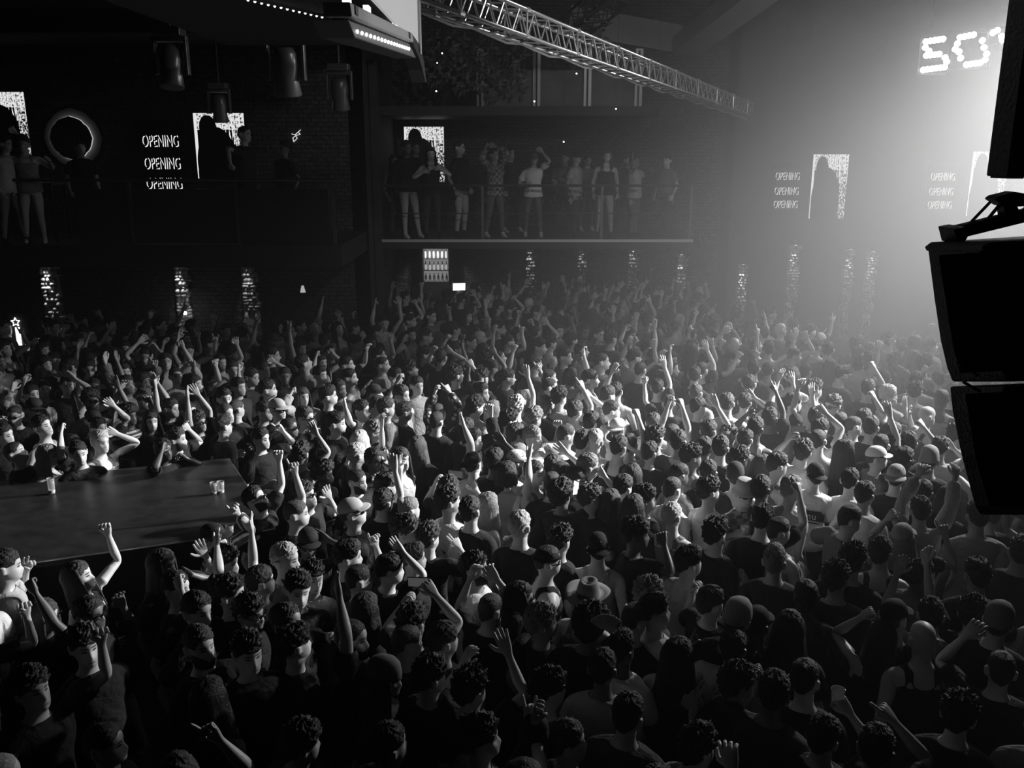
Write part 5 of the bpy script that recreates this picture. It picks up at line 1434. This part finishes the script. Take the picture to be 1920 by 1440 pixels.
for i, d in enumerate(NEARP):
    Z = d['pos'][1]
    build_person(d, i, 2 if Z < 6.4 else 1 if Z < 15 else 0)
for i, d in enumerate(BAL): build_person(d, 1000+i, 1)
if FARP:
    far = []
    for i, d in enumerate(FARP): build_person(d, 2000+i, 0, far)
    cs, fs, ms, rs = [], [], [], []; o_ = 0
    for co, F_, mi, base, rest in far:
        cs.append(co); fs += [f+o_ for f in F_]; o_ += len(co); rs.append(rest)
        if mi is None: ms += [base]*len(F_)
        else: ms += [base if m == 0 else 1 for m in mi]
    me = mk_mesh('crowd', np.concatenate(cs), fs, ms, np.concatenate(rs))
    for m in (SKIN[1], CLOTH['dark'], HAIRM['dark'], CLOTH['grey'], CLOTH['light'], SKIN[3]): me.materials.append(m)
    o = bpy.data.objects.new('crowd', me); COL.objects.link(o); o['kind'] = 'stuff'; o['category'] = 'crowd'; o['label'] = 'dense dancing crowd in the hazy far rows under the balcony'
# labels -------------------------------------------------------------------
LMK = [(d, d['lm']) for d in NEARP+BAL if d['lm']]
def face_word(f):
    f = (f+180) % 360-180
    if abs(f) < 38: return 'facing camera'
    if f > 0: return 'in right profile' if f < 118 else 'seen from behind'
    return 'in left profile' if f > -118 else 'seen from behind'
def article(s): return s
used = set()
for d in NEARP+BAL:
    if d['lm']:
        lb = 'person, '+d['lm']+(', '+('on the balcony' if d in BAL else 'in the crowd') if len(d['lm'].split()) < 10 else '')
        d['ob']['label'] = ' '.join(lb.split()[:16]); used.add(d['ob']['label'])
SH = {'bald bearded man in round sunglasses': 'bearded man in round sunglasses', 'bearded man in profile with a hand behind his head': 'man with hand behind head', 'bearded man in a pale vest with both arms up': 'bearded man in pale vest',
      'dark swept hair in lit profile': 'lit swept-hair profile', 'cropped head in glasses and grey top': 'cropped head in glasses', 'bearded man in glasses looking up': 'bearded man looking up', 'man in a cap and sunglasses facing the camera': 'capped man facing the camera',
      'bearded man with one long open-handed arm up': 'long open-handed arm', 'cropped man with hands joined overhead': 'hands joined overhead', 'long-haired woman punching the air in profile': 'woman punching the air', 'pale top with one arm straight up': 'pale top arm-up person',
      'fair short hair in black seen from behind': 'fair-haired back in black', 'bare-shouldered man in a backward cap': 'backward-capped bare back', 'broad pale t-shirt seen from behind': 'broad pale t-shirt', 'neat short hair and grey t-shirt from behind': 'neat-haired grey t-shirt',
      'dark long hair with fists joined overhead': 'fists joined overhead', 'shiny bald head in a dark vest': 'shiny bald head', 'bald head in glasses near the middle': 'bald head in glasses', 'patterned long sleeves with hands joined high': 'patterned sleeves',
      'dark backward cap over a white t-shirt': 'dark-capped white t-shirt', 'brightly lit fair face in white': 'brightly lit fair face', 'cropped man in a black printed t-shirt from behind': 'black printed t-shirt', 'dark afro holding up a lit phone': 'afro with lit phone',
      'black t-shirt with a square print on the back': 'square-printed black t-shirt', 'curly dark hair and pale vest': 'curly-haired pale vest', 'fair curls and a white vest': 'fair-curled white vest', 'bare-shouldered cropped man from behind': 'bare-shouldered cropped man',
      'dark backward cap and white printed t-shirt': 'white t-shirt with script', 'two pale arms raised side by side': 'two side-by-side arms', 'bald head wearing a chain beside the speaker': 'bald head with chain', 'white cap beside a lit phone': 'white cap and phone',
      'pale long sleeves with both arms up': 'pale-sleeved raised arms', 'striped top with both arms up': 'striped raised-arm dancer', 'curly-haired man facing the camera': 'curly man facing camera', 'long-haired person in a dark dress at the rail': 'dark dress at rail'}
def rel(d, e):
    """where d stands as seen next to e, in head widths"""
    u = 330/max(1, d['pos'][1]); dx = (d['px']-e['px'])/u; dy = (d['pos'][1]-e['pos'][1])/.55
    ax, ay = abs(dx), abs(dy)
    far_ = max(ax/1.6, ay); q = 'just' if far_ < 1.6 else 'a bit' if far_ < 3.2 else 'well'
    h = 'right of' if dx > 0 else 'left of'; v = 'behind' if dy > 0 else 'before'
    if ax > 1.6*ay*1.6: w_ = h
    elif ay > ax*.8: w_ = v
    else: w_ = v+' and '+h
    return q+' '+w_
for d in sorted([x for x in NEARP+BAL if not x['lm']], key=lambda d: d['pos'][1]):
    hw, gw, aw, fw_ = hair_word(d), garment_word(d), d['aw'], face_word(d['face'])
    near = sorted([(math.hypot((d['px']-e['px'])*d['pos'][1]/1700, .8*(d['pos'][1]-e['pos'][1])), e) for e, _ in LMK if (e in BAL) == (d in BAL)], key=lambda t: t[0])[:7]
    done = False
    ex = ', sunglasses' if d['gl'] else (', bearded' if d['beard'] else '')
    for tail in ('', fw_):
        for _, e in near:
            nm = SH.get(e['lm'], e['lm'])
            nm = 'the '+nm
            parts = [hw+ex, gw, aw]+([tail] if tail else [])+[rel(d, e)+' '+nm]
            lb = ', '.join(parts)
            if len(lb.split()) > 16: lb = ', '.join([hw+ex, gw, rel(d, e)+' '+nm])
            if len(lb.split()) > 16: lb = ', '.join([hw, gw, rel(d, e)+' '+nm])
            if len(lb.split()) > 16: lb = ', '.join([hw, gw.split()[-1], rel(d, e)+' '+nm])
            if len(lb.split()) > 16: lb = ' '.join(lb.split()[:16])
            if lb not in used: done = True; break
        if done: break
    if not done: print('dup label', lb)
    used.add(lb); d['ob']['label'] = lb
for d in NEARP: d['ob']['group'] = 'dancers on the floor'
for d in BAL: d['ob']['group'] = 'people along the balconies'
# held things ---------------------------------------------------------------
def box_me(name, sx, sy, sz, m, bev=0):
    import bmesh
    bm = bmesh.new(); bmesh.ops.create_cube(bm, size=1); bmesh.ops.scale(bm, vec=(sx, sy, sz), verts=bm.verts)
    if bev: bmesh.ops.bevel(bm, geom=bm.edges[:], offset=bev, segments=2, affect='EDGES')
    me = bpy.data.meshes.new(name); bm.to_mesh(me); bm.free(); me.materials.append(m); return me
M_PH = mat('phone_case', .03, .3); M_SC = emit('phone_screen', .8, 1.6); M_SD = emit('phone_screen_dim', .5, .12); M_LENS = mat('phone_lens', .3, .1)
M_CUP = thin_glass('cup_plastic', .4)
M_PAPER = mat('paper', .8, .7)
for d, P, H in HELD:
    k = d['held']; hv = (H-P)*np.array((1, 1, .35)); hv = hv if np.linalg.norm(hv) > .15 else hv-rot((0, 0, 1), d['face'])@np.array((0, -1, 0))*.3; dirn = nrm(hv); who = SH.get(d['lm'], d['lm']) if d['lm'] else d['ob']['label'].split(',')[0]+' '+d['ob']['label'].split(',')[-1].strip()
    if 'phone' in k:
        big = k == 'bigphone'; s = 1.9 if big else 1.0
        o = bpy.data.objects.new('phone', box_me('phone', .152*s, .012, .076*s*(1.25 if big else 1), M_PH, .004)); 
        if not big: o.data.transform(Matrix.Rotation(math.radians(90 if k == 'litphone' else 0), 4, 'Y'))
        sc_ = bpy.data.objects.new('screen', box_me('screen', .142*s, .002, .068*s*(1.25 if big else 1), M_SC if k != 'phone' else M_SD))
        if not big: sc_.data.transform(Matrix.Rotation(math.radians(90 if k == 'litphone' else 0), 4, 'Y'))
        sc_.data.transform(Matrix.Translation((0, -.0068, 0))); ln = bpy.data.objects.new('camera_lens', box_me('camera_lens', .03, .004, .03, M_LENS, .001)); ln.data.transform(Matrix.Translation((.045 if k != 'litphone' else 0, .008, .02 if k != 'litphone' else .05)))
        COL.objects.link(o); COL.objects.link(sc_); COL.objects.link(ln); sc_.parent = o; ln.parent = o
        y = Vector(-dirn); q_ = y.to_track_quat('Y', 'Z'); o.rotation_euler = q_.to_euler(); o.location = Vector(P)+Vector((0, 0, .075 if not big else .12))
        o['category'] = 'phone'; o['label'] = {'phone': 'smartphone held by ', 'litphone': 'bright smartphone held by ', 'bigphone': 'large bright white screen held by '}[k]+who
    elif k == 'cup':
        P_, F_ = lathe_o([(.001, 0), (.028, 0), (.040, .12), (.041, .122), (.038, .12), (.026, .006), (.001, .006)], 20, (1, 1), (0, 0))
        o = bpy.data.objects.new('plastic_cup', mk_mesh('plastic_cup', P_, F_)); o.data.materials.append(M_CUP); COL.objects.link(o); o.location = Vector(P)+Vector((0, 0, -.04))
        o['category'] = 'cup'; o['label'] = 'clear plastic cup held by '+who
    elif k == 'fan': d['fanpos'] = P
    if k != 'fan' and len(o['label'].split()) > 16: o['label'] = ' '.join(o['label'].split()[:16])
def pleated(name, c, r, a0, a1, m, label, cat, n=18, yaw=0):
    P_, F_ = [], []
    for s in (0, 1):
        for i in range(n+1):
            a = math.radians(a0+(a1-a0)*i/n)
            for rr2 in (.03, r): P_.append((rr2*math.cos(a), (.006 if i % 2 else -.006)*rr2/r+s*.002, rr2*math.sin(a)))
    h = (n+1)*2
    for i in range(n):
        a = i*2; F_ += [np.array((a, a+1, a+3, a+2)), np.array((a+h, a+h+2, a+h+3, a+h+1)), np.array((a+1, a+1+h, a+3+h, a+3))]
    o = bpy.data.objects.new(name, mk_mesh(name, np.array(P_), F_, smooth=False)); o.data.materials.append(m); COL.objects.link(o); o.location = c; o.rotation_euler = (0, 0, yaw); o['category'] = cat; o['label'] = label; return o
c = at_z(1135, 1186, 1.70); pleated('hand_fan', c, .13, 40, 140, M_PAPER, 'pale folded hand fan spread open near the straw cowboy hat', 'fan')
for px_, py_, z_, lb in ((466, 602, 2.02, 'white paper card waved high above the rows on the left'), (1541, 630, 2.15, 'pale leaf-shaped hand fan held up in the haze by the speaker')):
    o = bpy.data.objects.new('paper_card' if px_ < 900 else 'paddle_fan', box_me('paper_card', .16, .006, .11, M_PAPER, .002) if px_ < 900 else mk_mesh('paddle_fan', *lathe_o([(.001, .004), (.07, .003), (.075, 0), (.07, -.003), (.001, -.004)], 20, (1, .6), (0, 0))))
    if px_ > 900: o.data.materials.append(M_PAPER)
    COL.objects.link(o); o.location = at_z(px_, py_, z_); o.rotation_euler = (.2, .5, .3) if px_ < 900 else (1.4, .6, 0); o['category'] = 'card' if px_ < 900 else 'fan'; o['label'] = lb
# ------------------------------------------------------------ truss
def truss(name, A, Bp, w_, n, lab, m=M_STEEL, r=.022, roll=0):
    A, Bp = np.array(A, float), np.array(Bp, float); d = nrm(Bp-A); s_ = nrm(np.cross(d, (0, 0, 1))); u = np.cross(s_, d); L_ = np.linalg.norm(Bp-A)
    root = empty(name, tuple(A), lab, 'truss'); c4 = [(-1, -1), (1, -1), (1, 1), (-1, 1)]
    if roll: t = math.radians(roll); s_, u = s_*math.cos(t)+u*math.sin(t), -s_*math.sin(t)+u*math.cos(t)
    def P(k, t): return s_*c4[k][0]*w_/2+u*c4[k][1]*w_/2+d*t
    for k in range(4): q = MB(); q.tube(P(k, 0), P(k, L_), r, 10); q.build('chord', m, root, smooth=True)
    for k in range(4):
        q = MB(); k2 = (k+1) % 4
        for i in range(n): a, b_ = (k, k2) if i % 2 == 0 else (k2, k); q.tube(P(a, L_*i/n), P(b_, L_*(i+1)/n), r*.42, 6)
        q.build('lacing', m, root)
    for i in range(0, n+1, 8):
        q = MB()
        for k in range(4):
            q.tube(P(k, L_*i/n), P((k+1) % 4, L_*i/n), r*.6, 6); q.tube(P(k, L_*i/n-.04 if i else 0), P(k, L_*i/n+.04), r*1.4, 8)
        q.build('coupler', m, root)
    return root
TA = at_z(846, 0, 6.07); TB = at_y(1402, 206, 21.2)
dT = nrm(TB-TA); TA = TA-dT*1.5
truss('lighting_truss', TA, TB, .26, 84, 'long bright aluminium box truss running over the crowd')
truss('lighting_truss', at_y(1050, 75, 17.5), at_y(1185, -40, 13.5), .35, 14, 'short dim truss crossing behind the long truss', M_DARKST, .025)
# cable ties and safety line under the truss
q = MB(); a = TA+np.array((0, 0, -.2)); b_ = TB+np.array((0, 0, -.2))
for i in range(40): p0 = a+(b_-a)*i/40; p1 = a+(b_-a)*(i+1)/40; q.tube(p0+np.array((0, 0, -.02*math.sin(i*2.1))), p1+np.array((0, 0, -.02*math.sin((i+1)*2.1))), .012, 5)
tag(q.build('power_cable', mat('cable_grey', .25, .6)), 'grey power cable slung beneath the long truss', 'cable')
# ------------------------------------------------------------ hanging light box with LED tray
root = empty('hanging_light_box', (-.75, 5.6, 5.5), 'big bright hanging light box with an LED tray under it', 'light box')
M_LB = emit('light_box_face', .9, .42, True); M_TRAY = mat('tray_white', .8, .4); M_LED = emit('led_dot', 1, 2.5); M_CLIP = emit('clip_lamp_glow', 1, 1.6)
def R_(o): return reroot(o, root)
q = MB(); q.b2((-2.4, 5.0, 5.60), (-.82, 8.1, 7.8)); R_(q.build('housing', M_BLACK))
q = MB(); q.b2((-.80, 4.9, 5.57), (-.78, 8.02, 7.8)); R_(q.build('light_panel', M_LB)); q = MB(); q.b2((-.83, 8.02, 5.53), (-.765, 8.16, 7.8)); R_(q.build('corner_post', mat('post_grey', .6, .5)))
q = MB(); q.prism([(4.60, 5.425), (7.42, 5.615), (7.48, 5.555), (4.64, 5.365)], -.90, -.765, axis='x'); R_(q.build('tray', M_TRAY, bev=.006))
for y in (4.76, 7.2): q = MB(); z = 5.395+(y-4.6)*.068; q.b2((-.764, y-.04-.01*(y > 6), z-.018), (-.759, y+.04, z+.022)); R_(q.build('tray_slot', M_BLACK))
q = MB(); q.prism([(4.74, 5.365), (7.5, 5.55), (8.05, 5.49), (4.92, 5.30)], -.98, -.80, axis='x'); R_(q.build('led_bar', mat('led_bar_grey', .14, .5), bev=.006))
for i in range(17): q = MB(); t = i/16; q.sphere((-.792, 4.95+2.45*t, 5.335+.165*t), .012+.003*t, 8, 6, 0, (.6, 1.3, .9)); R_(q.build('led', M_LED))
q = MB(); q.prism([(7.45, 5.62), (8.1, 5.60), (8.45, 5.50), (8.62, 5.34), (8.55, 5.33), (8.3, 5.42), (8.0, 5.49), (7.5, 5.56)], -.9, -.775, axis='x'); R_(q.build('curved_fairing', mat('fairing_black', .03, .3)))
for t in (.02, .25, .7, .86): q = MB(); q.box((-.80, 4.66+2.8*t, 5.45+.19*t), (.03, .09, .035)); R_(q.build('clip_lamp', M_CLIP))
DA, DB = at_z(465, 0, 5.585), at_z(604, 32, 5.585)
q = MB(); q.tube(DA+np.array((0, 0, .02)), DB+np.array((0, 0, .02)), .022, 6); R_(q.build('led_rail', M_BLK2))
for i in range(13): q = MB(); q.sphere(DA+(DB-DA)*i/12, .008, 8, 6); R_(q.build('led', M_LED))
for x, y in ((-2.2, 5.2), (-2.2, 7.8), (-.9, 7.9), (-.9, 5.2)): q = MB(); q.tube((x, y, 7.8), (x, y, 9.0), .008, 6); R_(q.build('hanging_wire', M_STEEL))
# ------------------------------------------------------------ moving heads
M_LAMP = mat('lamp_housing', .14, .3, metal=.3); M_LENS2 = mat('lamp_lens', .2, .05)
def moving_head(px_, py_, Y, s, lab, tilt):
    p = at_y(px_, py_, Y); root = empty('moving_head_light', tuple(p), lab, 'stage light', 'moving head stage lights')
    zt = 6.53-p[2] if p[0] < -1.6 else 8.98-p[2]
    q = MB(); q.b2((-.16*s, -.12*s, .30*s), (.16*s, .12*s, .40*s)); b0 = q.build('base', M_LAMP, root, bev=.01); q = MB(); q.tube((0, 0, .40*s), (0, 0, zt), .02, 8); q.build('hanging_pipe', M_BLK2, root)
    q = MB(); q.b2((-.20*s, -.05*s, .24*s), (.20*s, .05*s, .30*s)); q.b2((-.20*s, -.05*s, -.12*s), (-.165*s, .05*s, .26*s)); q.b2((.165*s, -.05*s, -.12*s), (.20*s, .05*s, .26*s)); q.build('yoke', M_LAMP, root, bev=.006)
    R = rot((1, 0, 0), tilt); q = MB(); pf = [(.001, .20), (.09, .20), (.125, .14), (.135, .02), (.12, -.12), (.14, -.26), (.132, -.27), (.001, -.262)]; n = 20
    P_ = np.array([(a*s*math.cos(2*math.pi*i/n), a*s*math.sin(2*math.pi*i/n), z*s) for a, z in pf for i in range(n)])@R.T
    q.add(P_, [(j*n+i, j*n+(i+1) % n, (j+1)*n+(i+1) % n, (j+1)*n+i) for j in range(len(pf)-1) for i in range(n)]); hd_ = q.build('lamp_head', M_LAMP, root, smooth=True)
    q = MB(); q.tube(R@np.array((0, 0, -.262*s)), R@np.array((0, 0, -.275*s)), .115*s, 20); q.build('lens', M_LENS2, hd_)
    return root
moving_head(536, 128, 10.2, 1.05, 'largest moving head light, hanging in the middle of the left half', 8)
moving_head(322, 120, 10.5, .95, 'dim moving head light nearest the left', -14)
moving_head(637, 172, 13.0, .9, 'moving head light closest to the light box', 10)
moving_head(412, 200, 13.5, .8, 'small moving head light above the poster screen', 0)
spot('rig_key', (2.5, 9.0, 7.8), (-2.8, 10.8, 5.8), 120, 50, .8, .1)
# ceiling pin lights
M_PIN = emit('pin_light', 1, 3)
for i, (px_, py_, z) in enumerate(((30, 22, 6.54), (130, 36, 6.54), (221, 45, 6.54), (385, 57, 6.54), (457, 58, 6.54))):
    p = at_z(px_, py_, z); q = MB(); q.tube((0, 0, -.012), (0, 0, 0), .014, 10); o = tag(q.build('ceiling_pin_light', M_PIN), ['first', 'second', 'third', 'fourth', 'fifth'][i]+' tiny ceiling pin light from the left', 'ceiling light', 'ceiling pin lights'); o.location = p
for i, (px_, py_) in enumerate(((820, 118), (829, 100), (818, 171), (1002, 190), (1155, 204), (1057, 266), (1081, 138), (1235, 120))):
    p = at_y(px_, py_, 19.1); q = MB(); q.sphere((0, 0, 0), .016, 8, 6); o = tag(q.build('fairy_light', M_PIN), ['first', 'second', 'third', 'fourth', 'fifth', 'sixth', 'seventh', 'eighth'][i]+' tiny point of light around the upper gallery', 'light', 'fairy lights'); o.location = p; q = MB(); q.tube((0, 0, .01), (0, 0, 8.98-p[2]), .003, 4); q.build('wire', M_BLK2, o)
# ------------------------------------------------------------ bulb sign 50
YS = 18.9; p0 = at_y(1800, 100, YS); root = empty('bulb_sign', tuple(p0), 'bright marquee bulbs spelling 50 high in the haze', 'sign')
M_BULB = emit('marquee_bulb', 1, 14)
five = [(1736+8*i, 78-1.2*i) for i in range(5)]+[(1735, 89), (1742, 96)]+[(1737+8*i, 104-.8*i) for i in range(4)]+[(1772, 108), (1775, 116)]+[(1731+8*i, 131-1*i) for i in range(6)]
zero = [(1800+8.5*i, 70-1.6*i) for i in range(4)]+[(1842, 76), (1845, 89), (1850, 101), (1847, 112)]+[(1812+8.5*i, 121-1.0*i) for i in range(4)]+[(1795, 82), (1798, 97), (1801, 109), (1791, 92)]
deg = [(1862, 61), (1870, 57), (1878, 68), (1884, 71), (1880, 75)]
for nm, pts_ in (('five', five), ('zero', zero), ('degree', deg)):
    W_ = [at_y(x, y, YS)-p0 for x, y in pts_]; xs = [a[0] for a in W_]; zs = [a[2] for a in W_]
    q = MB(); q.b2((min(xs)-.09, .05, min(zs)-.09), (max(xs)+.09, .08, min(zs)-.05)); q.b2((min(xs)-.09, .05, max(zs)+.05), (max(xs)+.09, .08, max(zs)+.09)); q.b2((min(xs)-.09, .05, min(zs)-.09), (min(xs)-.05, .08, max(zs)+.09)); q.b2((max(xs)+.05, .05, min(zs)-.09), (max(xs)+.09, .08, max(zs)+.09))
    fr = q.build('letter_frame', M_BLK2, root)
    for a in W_: q = MB(); q.sphere(a, .058, 10, 7); q.build('bulb', M_BULB, fr, smooth=True)
q = MB(); q.tube(at_y(1750, 60, YS)-p0+np.array((0, .07, 0)), (at_y(1750, 60, YS)-p0)*np.array((1, 1, 0))+np.array((0, .07, 8.99-p0[2])), .02); q.tube((.9, .07, .3), (.9, .07, 8.99-p0[2]), .02); q.build('hanger', M_BLK2, root)
# ------------------------------------------------------------ hanging speakers, close on the right
M_SPK = mat('speaker_paint', .02, .55, bump=.35, scale=90); M_SPG = mat('speaker_grey', .07, .55, bump=.2, scale=60); M_GRL = mat('speaker_grille', .012, .5, bump=.5, scale=160)
D = 2.6
def Q(x, y, d=D): return at_y(x, y, d)
pf = lambda pts_: [(Q(x, y)[0], Q(x, y)[2]) for x, y in pts_]
def cab(pts_, dn, df, nm, m, par, bev=.008):
    q = MB(); n = len(pts_); near = [(Q(x, y, df)[0], dn, Q(x, y, dn)[2]) for x, y in pts_]; far_ = [tuple(Q(x, y, df)) for x, y in pts_]
    q.add(near+far_, [tuple(range(n)), tuple(range(n, 2*n))[::-1]]+[(i, n+i, n+(i+1) % n, (i+1) % n) for i in range(n)]); return reroot(q.build(nm, m, bev=bev), par)
root = empty('hanging_speaker', tuple(Q(1900, 470)), 'big black flown loudspeaker array close on the right', 'loudspeaker')
cab([(1738, 466), (1752, 458), (2080, 446), (2100, 698), (1784, 716), (1774, 690), (1762, 640), (1750, 560)], D-.3, D, 'upper_cabinet', M_SPK, root)
cab([(1779, 724), (2100, 710), (2110, 966), (1836, 965), (1826, 948), (1800, 850), (1784, 770)], D-.29, D, 'lower_cabinet', M_SPK, root)
cab([(1756, 478), (2066, 460), (2084, 682), (1796, 700), (1782, 640)], D-.312, D-.3, 'grille', M_GRL, root, .003)
cab([(1806, 738), (2084, 726), (2094, 950), (1852, 950), (1826, 860)], D-.302, D-.29, 'grille', M_GRL, root, .003)
for (x0, y0), (x1, y1) in (((1800, 684), (1834, 704)), ((1806, 716), (1838, 734))):
    q = MB(); a, b_ = Q(x0, y0, D-.32), Q(x1, y1, D-.32); q.tube(a, b_, .004, 8); reroot(q.build('handle_bar', M_SPG), root)
cab([(1733, 463), (1745, 454), (2090, 432), (2090, 440), (1750, 465), (1737, 471)], D-.32, D+.0, 'top_plate', M_SPK, root, .003)
M_BOLT = mat('bolt_pale', .5, .4); fr_ = empty('rigging_frame', tuple(Q(1870, 400)), 'black steel rigging frame on top of the flown loudspeaker', 'rigging frame')
def bar(pts_, w_, m=M_SPK, d0=0, nm='bar'):
    q = MB()
    for (x0, y0), (x1, y1) in zip(pts_, pts_[1:]):
        a, b_ = Q(x0, y0), Q(x1, y1); a[1] += d0; b_[1] += d0; q.tube(a, b_, w_, 8)
    reroot(q.build(nm, m), fr_)
q = MB(); q.prism(pf([(1762, 432), (1770, 424), (1930, 385), (1930, 408), (1800, 440), (1772, 452)]), D-.05, D-.02); o = q.build('side_rail', M_SPK); reroot(o, fr_)
for x, y in ((1811, 428), (1858, 418), (1910, 407)): q = MB(); a = Q(x, y); q.tube((a[0], D-.056, a[2]), (a[0], D-.05, a[2]), .0065, 12); reroot(q.build('bolt_head', M_BOLT), fr_)
q = MB(); q.prism(pf([(1758, 424), (1780, 420), (1784, 436), (1778, 448), (1765, 452)]), D-.1, D-.0); reroot(q.build('end_bracket', M_SPK, bev=.003), fr_)
bar([(1804, 426), (1850, 378)], .0045, d0=-.02, nm='brace'); bar([(1830, 424), (1866, 380)], .005, d0=-.03, nm='brace'); bar([(1849, 420), (1880, 388)], .004, d0=-.02, nm='brace')
q = MB(); q.prism(pf([(1844, 372), (1852, 366), (1884, 358), (1905, 362), (1935, 366), (1935, 382), (1880, 386), (1862, 384)]), D-.06, D-.0); reroot(q.build('hoist_yoke', M_SPK, bev=.004), fr_)
q = MB(); q.prism(pf([(1866, 384), (1890, 384), (1898, 398), (1886, 415), (1872, 414)]), D-.05, D-.0); reroot(q.build('swivel_block', M_SPK, bev=.004), fr_)
bar([(1905, 385), (1912, 370), (1918, 300), (1925, -60)], .004, d0=-.03, nm='chain'); bar([(1900, 405), (1913, 385)], .004, d0=-.03, nm='brace')
# column speaker above
xa = Q(1890, 331, 3.2); root = empty('column_speaker', (xa[0], 3.2, xa[2]), 'tall narrow black column hanging above the loudspeaker', 'loudspeaker')
zt = 8.99-xa[2]
q = MB(); q.prism([(-.048, .05), (-.030, -.05), (.038, -.055), (.046, .05)], .0, zt, axis='z'); q.build('column_body', M_SPK, root, bev=.003)
q = MB(); q.prism([(-.0495, .048), (-.0315, -.05), (-.029, -.0515), (-.047, .05)], .004, zt, axis='z'); q.build('side_strip', M_SPG, root)
q = MB(); q.prism([(-.04, .04), (-.026, -.04), (.03, -.045), (.038, .04)], -.006, 0, axis='z'); q.build('end_cap', M_SPG, root)
# ------------------------------------------------------------ haze filling the hall
m = bpy.data.materials.new('haze_volume'); m.use_nodes = True; nt = m.node_tree; nt.nodes.clear()
out = nt.nodes.new('ShaderNodeOutputMaterial'); vs = nt.nodes.new('ShaderNodeVolumeScatter'); vs.inputs['Color'].default_value = (1, 1, 1, 1); vs.inputs['Density'].default_value = .02; vs.inputs['Anisotropy'].default_value = .35
nt.links.new(vs.outputs[0], out.inputs['Volume'])
# the smoke is thick by the stage on the right and thins out to the left
tc = nt.nodes.new('ShaderNodeTexCoord'); sx = nt.nodes.new('ShaderNodeSeparateXYZ'); nt.links.new(tc.outputs['Object'], sx.inputs[0])
mr = nt.nodes.new('ShaderNodeMapRange'); mr.interpolation_type = 'SMOOTHSTEP'
for k_, v_ in (('From Min', -2.5), ('From Max', 8.5), ('To Min', .003), ('To Max', .038)): mr.inputs[k_].default_value = v_
nt.links.new(sx.outputs[0], mr.inputs['Value'])
m2 = nt.nodes.new('ShaderNodeMapRange'); m2.interpolation_type = 'SMOOTHSTEP'
for k_, v_ in (('From Min', 2.0), ('From Max', 15.0), ('To Min', .32), ('To Max', 1.0)): m2.inputs[k_].default_value = v_
nt.links.new(sx.outputs[1], m2.inputs['Value']); mu = nt.nodes.new('ShaderNodeMath'); mu.operation = 'MULTIPLY'; nt.links.new(mr.outputs[0], mu.inputs[0]); nt.links.new(m2.outputs[0], mu.inputs[1]); nt.links.new(mu.outputs[0], vs.inputs['Density'])
cy.volume_step_rate = 4.0; cy.volume_max_steps = 64
q = MB(); q.b2((-12.9, -.9, .02), (14.9, 25.3, 8.9)); hz = q.build('haze', m); hz['kind'] = 'stuff'; hz['category'] = 'haze'; hz['label'] = 'thin smoke haze filling the whole hall'
